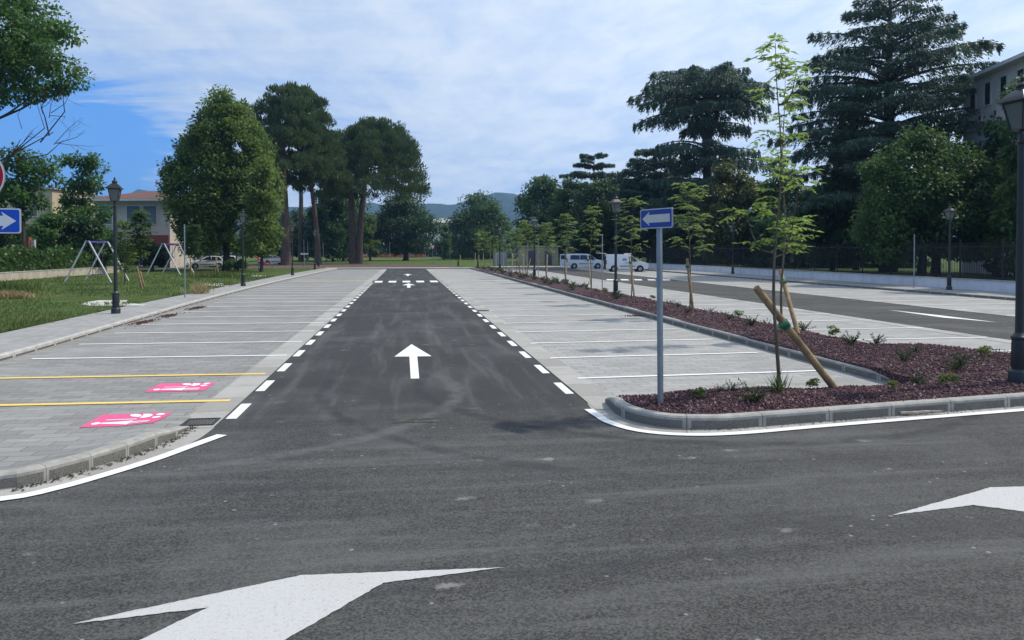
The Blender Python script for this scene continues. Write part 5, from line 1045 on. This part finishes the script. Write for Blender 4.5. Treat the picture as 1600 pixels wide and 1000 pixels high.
def shrub(kind, loc, s, label, group, rz, var=0):
    key = (kind, var)
    if key not in protos:
        P, A, N, L, W = shrub_mesh(kind, 70 + var * 7 + len(kind)); o = leaf_obj({'spread': 'shrub', 'round': 'shrub', 'tuft': 'grass_tuft'}[kind], P, A, N, L, W, M[{'spread': 'lf_shrub', 'round': 'lf_shrub2', 'tuft': 'lf_mid'}[kind]]); protos[key] = o
    else: o = protos[key].copy(); C.objects.link(o)
    o.location = loc; o.rotation_euler = (0, 0, rz); o.scale = (s, s, s); tag(o, label, 'grass tuft' if kind == 'tuft' else 'shrub', group); return o
G = 'low shrubs planted in the lava gravel'
near = [(1093, 624, 'round', .85, 'yellowish shrub just right of the blue sign post, in front gravel'), (1126, 615, 'spread', .55, 'tiny dark shrub between sign post and nearest sapling'), (1143, 614, 'spread', .75, 'thin upright dark shrub at back edge of front gravel'), (1179, 630, 'spread', 1.35, 'large dark feathery shrub left of the nearest sapling foot'), (1268, 608, 'round', .95, 'dark bushy shrub left of the thick leaning stake foot'), (1396, 609, 'round', .7, 'pale tiny shrub right of the thick stake foot'), (1434, 603, 'spread', .95, 'dark shrub at the near end of the inner kerb'), (1482, 604, 'round', 1.05, 'bright green shrub past the near end of the inner kerb'),
        (1496, 582, 'spread', 1.7, 'large dark juniper left of the right edge lamp'), (1540, 560, 'round', 1.1, 'small green shrub left of the right edge lamp collar'), (1411, 566, 'spread', 1.3, 'dark upright shrub above the inner kerb end'), (1429, 553, 'spread', .9, 'thin twiggy shrub on the far rim of the bed'), (1368, 539, 'spread', 1.25, 'spiky dark shrub against white bays, right of stakes'), (1331, 543, 'spread', 1.5, 'grey green shrub mid bed right of thick stake'), (1300, 527, 'round', 1.35, 'yellow green shrub against bays right of second stake'),
        (1256, 518, 'spread', 1.3, 'dark shrub beside the second sapling stake foot'), (1173, 513, 'spread', 1.4, 'dark shrub just left of the nearest sapling stem'), (1197, 503, 'spread', 1.3, 'tufted shrub behind nearest sapling, against bays'), (1155, 498, 'round', 1.2, 'light green shrub at bed rim left of nearest sapling'), (1139, 503, 'spread', 1.1, 'small dark shrub mid bed behind sign post'), (1130, 490, 'spread', 1.3, 'spiky shrub at bed rim, right of third stake'), (1109, 485, 'spread', 1.4, 'spiky shrub close right of the third stake foot'), (1074, 492, 'spread', 1.1, 'small shrub close left of third stake foot'), (1046, 472, 'spread', 1.4, 'taller shrub just right of the sign post, on far rim'), (1024, 470, 'spread', 1.1, 'shrub just left of the sign post, on far rim'), (1004, 465, 'spread', 1.1, 'small shrub right of the fourth stake foot'), (1060, 482, 'spread', 1.0, 'low shrub between the sign post and third sapling')]
r_ = random.Random(3)
for k, (u, v, kd, s, lb) in enumerate(near):
    p = at(u, v, 0.17); p.z = isl_z(p.x, p.y) if p.x > 3 else .17; shrub(kd, p, s * .62, lb, G, r_.uniform(0, 6), k % 3)
shrub('tuft', s1 + Vector((0.0, -0.05, 0)), 0.9, 'tuft of long grass at the foot of nearest sapling', None, 0)
k = 0; y = 31.0
while y < 92:
    for xx_ in (8.55, 9.25, 9.95):
        if r_.random() < 0.5:
            shrub('spread' if r_.random() < 0.85 else 'round', (xx_ + r_.uniform(-.25, .25), y + r_.uniform(-.4, .4), 0.18), r_.uniform(0.6, 1.05), 'small dark shrub in the far stretch of the gravel bed, among stakes', 'shrubs along the far gravel bed', r_.uniform(0, 6), k % 3); k += 1
    y += 1.15

# ---- lawn grass, weeds, straw
n = 60000; rg = np.random.default_rng(9); d = 21 + 45 * rg.random(n) ** 1.8; xx = -10.5 - (0.02 + rg.random(n)) * (d * 0.62)
xx = np.array([edge_x(a) for a in (d)]) - 0.02 - (rg.random(n) ** 1.3) * d * 0.75; dens = np.sin(xx * 0.7) * np.sin(d * 0.5) + np.sin(xx * 2.1 + d) * 0.5; keep = rg.random(n) < 0.55 + 0.35 * dens
sb = [at(u, v, ZL) for u, v in ((126, 475), (155, 469), (228, 477), (140, 477))]; keep &= ~((xx > -14.2) & (xx < -10.4) & (d > 32.3) & (d < 36.8)); P = np.stack([xx, d, np.full(n, ZL + 0.005)], 1)[keep]; n = len(P); A = unit(rg, n) * 0.55 + np.array([0, 0, 1.0]); L = (0.05 + 0.11 * rg.random(n) ** 2) * (1 + 0.012 * (P[:, 1] - 20)); tag(leaf_obj('grass', P, A, unit(rg, n), L, 0.012 + 0.0006 * P[:, 1], M['blade']), 'short patchy park grass on the left lawn', 'grass', kind='stuff')
def tuftclump(name, label, cat, c, rad, nn, h, mat, w=0.02):
    P = np.stack([c.x + rad[0] * rg.normal(size=nn) * 0.5, c.y + rad[1] * rg.normal(size=nn) * 0.5, np.full(nn, c.z)], 1); A = unit(rg, nn) * 0.6 + np.array([0, 0, 1.0]); o = leaf_obj(name, P, A, unit(rg, nn), h * (0.4 + 0.8 * rg.random(nn)), w, M[mat]); return tag(o, label, cat)
tuftclump('weed_clump', 'pale yellow weeds beside the bare post on lawn edge', 'weeds', at(312, 459, ZL), (0.45, 0.5), 260, 0.6, 'straw', 0.035)
tuftclump('straw_heap', 'heap of dry straw on lawn at left photo edge', 'straw', at(10, 467, ZL), (0.9, 0.5), 1100, 0.4, 'straw', 0.035)
tuftclump('weed_clump', 'taller green weeds behind the straw heap at left edge', 'weeds', at(8, 459, ZL), (1.6, 1.0), 700, 0.7, 'blade', 0.04)
tuftclump('weed_clump', 'green weed patch on lawn left of second left lamp', 'weeds', at(338, 434, ZL), (2.2, 1.5), 900, 0.55, 'blade', 0.05)
tuftclump('leaf_litter', 'reddish leaf litter on paving against the island kerb', 'leaf litter', at(1012, 494, 0.006), (0.7, 0.22), 420, 0.05, 'dead_leaf', 0.05)
for k, (u, v) in enumerate(((255, 495), (215, 505), (300, 483))):
    tuftclump('leaf_litter', ('brown litter at left kerb foot, middle of three heaps', 'brown litter at left kerb foot, nearest of three heaps', 'brown litter at left kerb foot, farthest of three heaps')[k], 'leaf litter', at(u - 8, v - 1, 0.006) + Vector((0.35, 0, 0)), (0.22, 0.9), 260, 0.05, 'dead_leaf', 0.05)

# ---- trees
def T(u, Y): p = atY(u, 392, Y); return p.x, Y, F / (p.x * _fw[0] + Y * _fw[1])
def zpx(v, k): return CAM_H + (392 - v) / k
def bt(name, label, u, Y, vt, vb, hw, z=0.1, **k):
    x, y, q = T(u, Y); return broad_tree(name, label, x, y, z, zpx(vt, q) - z, max(0.4, zpx(vb, q) - z), hw / q, **k)
cone = lambda t: (0.70 + 0.30 * t / 0.28) if t < 0.28 else max(0.05, math.cos((t - 0.28) / 0.72 * math.pi / 2) ** 0.72)
ball = lambda t: max(0.05, math.sin(math.pi * min(1, 0.10 + 0.86 * t)) ** 0.55)
dome = lambda t: max(0.05, (1 - t ** 2.6) ** 0.6 * (0.80 + 0.2 * min(1, t * 5)))
G = 'trees round the car park'
bt('oak_tree', 'dark tree filling the gap between the pine trunks', 480, 172, 322, 402, 44, n=70, per=130, ls=0.55, leaf='lf_dark', seed=51, group=G, prof=ball)
bt('oak_tree', 'dark wide tree between the leaning pine and the double pine', 520, 150, 284, 402, 46, n=90, per=140, ls=0.5, leaf='lf_dark', seed=56, group=G, prof=dome)
bt('oak_tree', 'broad dark tree right behind the second van, under small cedar', 932, 116, 268, 402, 50, n=100, per=140, ls=0.46, leaf='lf_dark', seed=57, group=G, prof=dome, lump=0.22)
bt('oak_tree', 'dark tree filling in left of the flat topped cedar', 1052, 106, 252, 405, 48, n=90, per=140, ls=0.46, leaf='lf_dark', seed=58, group=G, prof=dome, lump=0.22)
bt('oak_tree', 'dark tree behind the lime and the thick pine trunk', 425, 160, 330, 404, 42, n=70, per=130, ls=0.55, leaf='lf_dark', seed=52, group=G, prof=ball)
bt('poplar_tree', 'small green tree right of the round dark tree', 694, 175, 352, 404, 14, n=24, per=110, ls=0.4, leaf='lf_mid', seed=53, group=G, prof=ball)
mp = bt('maple_tree', 'big spreading maple cut by the left photo edge', -38, 61, -100, 158, 160, n=230, per=190, ls=0.33, leaf='lf_maple', seed=3, group=G, trunk_r=0.3, prof=ball, lump=0.30, cr=1.1, nl=44, shell=0.35)
m = MB(); rb = np.random.default_rng(8); q0 = T(0, 61)[2]
def twig(a, b, r, dep):
    a = np.array(a, float); b = np.array(b, float); mid = (a + b) / 2 + rb.normal(size=3) * 0.12 * np.linalg.norm(b - a) * np.array([1, 1, .6]); m.tube([a, mid, b], [r, r * .7, r * .25], 5, cap=False)
    if dep:
        for k in range(3):
            f = 0.35 + 0.6 * rb.random(); p_ = a * (1 - f) + b * f; d_ = (b - a) * (0.25 + 0.3 * rb.random()); d_ = d_ + rb.normal(size=3) * np.linalg.norm(d_) * 0.55; twig(p_, p_ + d_, r * .5, dep - 1)
twig((0.2, 0, 6.5), (5.6, -.5, 10.8), .11, 3); twig((0.2, 0, 5.2), (3.4, -.6, 10.2), .09, 2); 
m.build('dead_branch', M['bark'], mp, smooth=True)
bt('maple_tree', 'sparse small maple behind the red no entry disc', 36, 66, 225, 345, 62, n=40, per=100, ls=0.34, leaf='lf_maple', seed=4, group=G, trunk_r=0.14, lump=0.35, cr=0.75, nl=26, shell=0.3)
bt('maple_tree', 'open topped dark maple in front of the villa', 130, 76, 234, 405, 58, n=60, per=130, ls=0.32, leaf='lf_maple', seed=5, group=G, trunk_r=0.16, prof=lambda t: (1.0 - 0.55 * t), lump=0.4, cr=0.85, nl=24, shell=0.3)
bt('shrub_tree', 'dark bushy tree between the swings and the villa', 140, 74, 335, 415, 46, n=40, per=120, ls=0.34, leaf='lf_dark', seed=6, group=G, prof=ball)
bt('shrub_tree', 'dark bushy tree left of the villa behind the hedge', 78, 72, 330, 415, 42, n=40, per=120, ls=0.34, leaf='lf_maple', seed=16, group=G, prof=ball)
bt('shrub_tree', 'dark bushes at far left beyond the hedge', 5, 76, 340, 415, 48, n=40, per=110, ls=0.36, leaf='lf_mid', seed=17, group=G, prof=ball)
bt('shrub_tree', 'low bush beneath the villa balcony', 236, 86, 372, 418, 30, n=24, per=100, ls=0.34, leaf='lf_dark', seed=18, group=G, prof=ball)
bt('lime_tree', 'large conical lime tree, fullest of the left trees', 353, 86, 132, 399, 90, n=360, per=190, ls=0.34, leaf='lf_lime', seed=8, group=G, trunk_r=0.4, prof=cone, lump=0.13, cr=1.15, shell=0.72)
bt('lime_tree', 'brighter low lime branching beside the thick pine trunk', 408, 78, 238, 404, 40, n=58, per=120, ls=0.36, leaf='lf_bright', seed=9, group=G, trunk_r=0.16, prof=lambda t: 1.0 - 0.75 * t, lump=0.3, cr=0.75)
bt('laurel_bush', 'round dark bush below the lime tree, by the slide', 372, 80, 405, 424, 22, n=14, per=110, ls=0.26, leaf='lf_hedge', seed=10, group=G, trunk_r=0.06, prof=ball, cat='bush')
x, y, q = T(447, 114); pine_tree('stone_pine', 'tallest stone pine, thick trunk behind the third left lamp', x, y, .1, zpx(136, q), 72 / q, 13.5, [(0, -0.5, 0.2, 0.62)], 1, G, 190, 200, (0.9, 0))
x, y, q = T(498, 118); pine_tree('stone_pine', 'smaller stone pine with slim leaning trunk, between two bigger pines', x, y, .1, zpx(200, q), 46 / q, 9.5, [(0, -1.3, 0.1, 0.38)], 2, G, 70, 170, (-0.2, 0))
x, y, q = T(556, 128); pine_tree('stone_pine', 'wide stone pine with double trunk near the lane end', x, y, .1, zpx(190, q), 78 / q, 12.0, [(-0.45, -0.9, 0.3, 0.55), (0.45, 1.6, 0.3, 0.55)], 3, G, 220, 200, (3.0, 0), 0.6)
x, y, q = T(470, 150); pine_tree('stone_pine', 'dark stone pine hidden behind the left pair of pines', x, y, .1, zpx(190, q), 42 / q, 11.0, [(0, 0.2, 0, 0.45)], 4, G, 70, 170)
bt('oak_tree', 'mid green tree framed under the double pine crown', 536, 165, 286, 402, 58, n=110, per=140, ls=0.55, leaf='lf_mid', seed=12, group=G, prof=ball)
bt('oak_tree', 'round dark tree on short trunk at the lane end', 634, 168, 288, 398, 58, n=110, per=150, ls=0.55, leaf='lf_dark', seed=13, group=G, prof=cone, trunk_r=0.6, lump=0.22)
bt('poplar_tree', 'small light green tree right of the double pine trunk', 578, 158, 348, 402, 19, n=30, per=110, ls=0.4, leaf='lf_lime', seed=14, group=G, prof=ball)
bt('oak_tree', 'broad round green tree behind the far saplings', 748, 185, 296, 398, 56, n=100, per=150, ls=0.6, leaf='lf_mid', seed=15, group=G, prof=dome, lump=0.15)
bt('oak_tree', 'tall round tree behind the beige hut', 848, 150, 266, 398, 48, n=90, per=150, ls=0.55, leaf='lf_mid', seed=19, group=G, prof=dome, lump=0.18)
bt('oak_tree', 'dark rounded tree right of the hut, behind minivan', 905, 140, 290, 400, 40, n=70, per=140, ls=0.5, leaf='lf_dark', seed=20, group=G, prof=dome)
bt('oak_tree', 'brownish tree behind the second van', 952, 122, 278, 402, 42, n=80, per=140, ls=0.46, leaf='lf_olive', seed=23, group=G, prof=dome)
bt('oak_tree', 'dark tree above the rear of the vans', 1012, 110, 262, 402, 58, n=120, per=140, ls=0.46, leaf='lf_dark', seed=24, group=G, prof=dome)
bt('oak_tree', 'dark tree between the small far cedar and broad conifer', 972, 132, 262, 402, 46, n=90, per=140, ls=0.46, leaf='lf_dark', seed=54, group=G, prof=dome)
bt('oak_tree', 'dark tree crown rising right of the round hut tree', 888, 136, 266, 402, 36, n=70, per=140, ls=0.46, leaf='lf_mid', seed=55, group=G, prof=dome)
bt('holm_oak', 'brown green holm oak below the flat topped cedar', 1138, 84, 248, 412, 58, z=.42, n=110, per=150, ls=0.40, leaf='lf_olive', seed=25, group=G, prof=dome, lump=0.2)
bt('holm_oak', 'olive toned tree left of the flat topped cedar trunk', 1068, 94, 290, 412, 46, z=.42, n=80, per=140, ls=0.40, leaf='lf_dark', seed=26, group=G, prof=dome)
bt('holm_oak', 'very dark tree behind the two nearest saplings', 1225, 82, 262, 420, 62, z=.42, n=100, per=140, ls=0.42, leaf='lf_dark', seed=27, group=G, prof=dome)
bt('holm_oak', 'dark shaded tree left of the twin trunks', 1300, 60, 262, 436, 56, z=.42, n=90, per=140, ls=0.34, leaf='lf_dark', seed=28, group=G, prof=dome)
bt('cypress_tree', 'thin brownish tree rising before the tall cedar', 1338, 66, 118, 330, 40, z=.42, n=70, per=110, ls=0.32, leaf='lf_olive', seed=29, group=G, prof=cone, lump=0.3)
bt('linden_tree', 'rounded tree on twin dark trunks behind the fence', 1440, 45.5, 196, 405, 108, z=.42, n=210, per=200, ls=0.25, leaf='lf_mid', seed=30, group=G, prof=dome, trunk_r=0.28, lump=0.2, cr=0.95)
x, y, q = T(1462, 46.5); t = thing('tree_trunk', 'second dark leaning trunk beneath the rounded tree behind fence', 'tree trunk', (x, y, .4), 0); m = MB(); m.tube([(0, 0, -.1), (0.05, 0, 2.0), (-0.1, .1, 4.0), (-0.7, .1, 6.5)], [0.34, 0.26, 0.22, 0.1], 9); m.build('trunk', M['bark'], t, smooth=True)
bt('linden_tree', 'leafy tree at right edge below the tall villa', 1556, 47, 176, 432, 62, z=.42, n=120, per=150, ls=0.30, leaf='lf_dark', seed=32, group=G, prof=ball, lump=0.3)
bt('linden_tree', 'lighter green tree behind the right edge lamp', 1636, 38, 92, 425, 70, z=.42, n=120, per=140, ls=0.30, leaf='lf_mid', seed=33, group=G, prof=ball, lump=0.35, shell=0.4)
bt('linden_tree', 'low bright foliage left of the right edge lamp', 1572, 41, 285, 420, 30, z=.42, n=34, per=110, ls=0.28, leaf='lf_bright', seed=34, group=G, prof=ball, lump=0.3, trunk_r=.1)
# cedars: (height, reach, limbs, droop, bias)
x, y, q = T(1104, 92); H = zpx(106, q) - .4; W = 98 / q
cedar_tree('cedar_tree', 'flat topped cedar with hanging branch curtains', x, y, .4, H, [(H * .975, W * .62, 9, .10, 0), (H * .93, W * .98, 12, .16, -.12), (H * .88, W * 1.06, 12, .24, -.14), (H * .81, W * .95, 11, .34, -.1), (H * .72, W * .66, 8, .34, .3), (H * .60, W * .80, 10, .26, -.1), (H * .54, W * .78, 9, .3, .25), (H * .44, W * .8, 9, .2, 0), (H * .34, W * .9, 9, .2, 0), (H * .24, W * .9, 8, .2, 0)], 0.62, 41, G, 300, 0.42, 0.9, [(H * .62, 2.2, H * .93), (H * .62, -2.2, H * .93)])
x, y, q = T(1388, 60); H = zpx(-34, q) - .4; W = 152 / q
cedar_tree('cedar_tree', 'tallest broad cedar with tiered level branches on right', x, y, .4, H, [(H * (.98 - .062 * k), W * (.26 + .80 * min(1, k / 5.5) ** .8), 7 + (k > 2) + (k > 5), .10 + .012 * k, 0) for k in range(13)], 0.6, 42, G, 380, 0.33, 0.45)
x, y, q = T(928, 128); H = zpx(240, q); W = 40 / q
cedar_tree('cedar_tree', 'small far cedar poking above the trees behind minivan', x, y, .1, H, [(H * .97, W * .5, 7, .1, 0), (H * .90, W * .8, 8, .12, 0), (H * .80, W * 1.0, 8, .15, -.3), (H * .70, W * 1.0, 8, .15, -.3), (H * .6, W, 8, .15, 0)], 0.35, 43, G, 420, 0.4, 0.3)
x, y, q = T(1022, 104); H = zpx(236, q); W = 62 / q
cedar_tree('cedar_tree', 'dark broad conifer left of the flat topped cedar', x, y, .1, H, [(H * (.98 - .085 * k), W * (.45 + .55 * min(1, k / 3)), 9, .14, 0) for k in range(9)], 0.45, 44, G, 260, 0.5, 0.4)
# far tree line closing the view behind the field
def tree_line(name, label, spans, seed):
    rng = np.random.default_rng(seed); Ps = []; 
    for (u0, u1, Y, h, nn) in spans:
        a, b = atY(u0, 392, Y), atY(u1, 392, Y); q = rng.random(nn); hh = h * (0.75 + 0.2 * np.sin(q * 23 + seed) + 0.18 * np.sin(q * 61)); Ps.append(np.stack([a.x + (b.x - a.x) * q, Y + rng.normal(size=nn) * 2.5, 0.1 + hh * rng.random(nn) ** 0.8], 1))
    P = np.concatenate(Ps); A = unit(rng, len(P)); s = 0.9 * (0.6 + 0.7 * rng.random(len(P))); o = leaf_obj(name, P, A, unit(rng, len(P)) * 0.6 + np.array([0, -.3, .6]), s, s * .65, M['lf_dark']); return tag(o, label, 'tree line', kind='stuff')
tree_line('tree_line', 'dark far wood closing the view behind the field', [(330, 560, 300, 9, 9000), (560, 700, 268, 7.5, 6000), (690, 1010, 205, 7, 9000), (-60, 330, 150, 8, 7000)], 5)
tree_line('undergrowth', 'dark undergrowth beneath the trees behind the railings', [(1040, 1240, 100, 7, 6000), (1180, 1420, 78, 6, 6000)], 6)
p0, p1 = atY(690, 392, 195), atY(800, 392, 195); nn = 3500; q = rg.random(nn); P = np.stack([p0.x + (p1.x - p0.x) * q, 195 + rg.random(nn) * 1.4, 0.1 + 1.7 * rg.random(nn) ** .7], 1); tag(leaf_obj('hedge', P, unit(rg, nn), unit(rg, nn), 0.4, 0.25, M['lf_dark']), 'dark clipped hedge across the far field, left of the gate', 'hedge')

# ---- hills and the air between
sk = [(-500, 325), (-200, 322), (0, 318), (120, 312), (200, 304), (240, 301), (258, 305), (300, 314), (400, 322), (540, 324), (565, 319), (584, 316), (604, 321), (640, 324), (662, 318), (680, 318), (700, 321), (722, 318), (745, 309), (770, 301), (796, 301), (815, 306), (850, 316), (900, 322), (1100, 330), (1400, 336), (1900, 340)]
def sky_v(u):
    for (a, b), (c, d) in zip(sk, sk[1:]):
        if a <= u <= c: return b + (d - b) * (u - a) / (c - a)
    return 330
m = MB(); us = lin(-480, 1880, 160); rows = [(1300, 0.0), (1600, .34), (1900, .62), (2150, .85), (2400, 1.0), (2800, .6)]
rh = np.random.default_rng(2)
for u in us:
    for Y, f in rows:
        e = atY(u, sky_v(u), 2400.0); h = max(1.0, e.z * f) * (1 + (0.10 * math.sin(u * .045 + Y * .004) + 0.06 * rh.normal()) * (f not in (0, 1.0))) + (rh.normal() * 1.6 if f == 1.0 else 0); x = atY(u, 392, 2400.0).x * (0.55 + 0.45 * Y / 2400)
        m.v.append((x, Y, h if f else -2))
k = len(rows)
for a in range(len(us) - 1):
    for b in range(k - 1): i = a * k + b; m.f.append((i, i + k, i + k + 1, i + 1)); m.mi.append(0)
st(m, 'hills', M['hill'], smooth=True)
mv = bpy.data.materials.new('air'); mv.use_nodes = True; nt = mv.node_tree
for n_ in list(nt.nodes): nt.nodes.remove(n_)
vo = nt.nodes.new('ShaderNodeOutputMaterial'); vp = nt.nodes.new('ShaderNodeVolumePrincipled'); vp.inputs['Color'].default_value = (0.34, 0.60, 1.0, 1); vp.inputs['Density'].default_value = 0.00021; vp.inputs['Anisotropy'].default_value = 0.3; nt.links.new(vp.outputs[0], vo.inputs['Volume'])
m = MB(); m.box((0, 1500, 124), (8400, 3700, 252)); tag(m.build('haze', mv), kind='stuff')

# crumbs of asphalt and dirt swept against the near left kerb
nn = 3200; q = rg.random(nn); ii = (q * 95).astype(int); kp = np.array([(p.x, p.y) for p in kerbF[:110]]); ko = np.array([(n_.x, n_.y) for n_ in offsets(kerbF)[:110]]); of = 0.005 + 0.06 * rg.random(nn) ** 2 + 0.10 * (rg.random(nn) < 0.15) * rg.random(nn)
P = np.stack([kp[ii, 0] + ko[ii, 0] * of + rg.normal(size=nn) * .03, kp[ii, 1] + ko[ii, 1] * of + rg.normal(size=nn) * .03, np.full(nn, 0.012)], 1); s = 0.006 + 0.012 * rg.random(nn) ** 3
m = MB()
for p_, k in zip(P, s): m.add([(p_[0] + k * a, p_[1] + k * b, p_[2] + k * c) for a, b, c in ((1, .2, 0), (-.7, .8, 0), (-.3, -1, 0), (.1, 0, .9))], [(0, 1, 3), (1, 2, 3), (2, 0, 3)])
tag(m.build('asphalt_crumbs', M['trim']), 'dark crumbs of asphalt swept along the foot of the left kerb', 'debris', kind='stuff')

# grit along the foot of the front right kerb
nn = 1300; ii = rg.integers(14, 150, nn); kp = np.array([(p.x, p.y) for p in kerbR[:152]]); ko = np.array([(n_.x, n_.y) for n_ in offsets(kerbR)[:152]]); of = -0.005 - 0.10 * rg.random(nn) ** 2
m = MB()
for i_, o_, k in zip(ii, of, 0.004 + 0.009 * rg.random(nn) ** 3):
    p_ = (kp[i_, 0] + ko[i_, 0] * o_ + rg.normal() * .03, kp[i_, 1] + ko[i_, 1] * o_ + rg.normal() * .012, 0.010); m.add([(p_[0] + k * a, p_[1] + k * b, p_[2] + k * c) for a, b, c in ((1, .2, 0), (-.7, .8, 0), (-.3, -1, 0), (.1, 0, .9))], [(0, 1, 3), (1, 2, 3), (2, 0, 3)])
tag(m.build('kerb_grit', M['grate']), 'dark grit along the foot of the front right kerb', 'debris', kind='stuff')
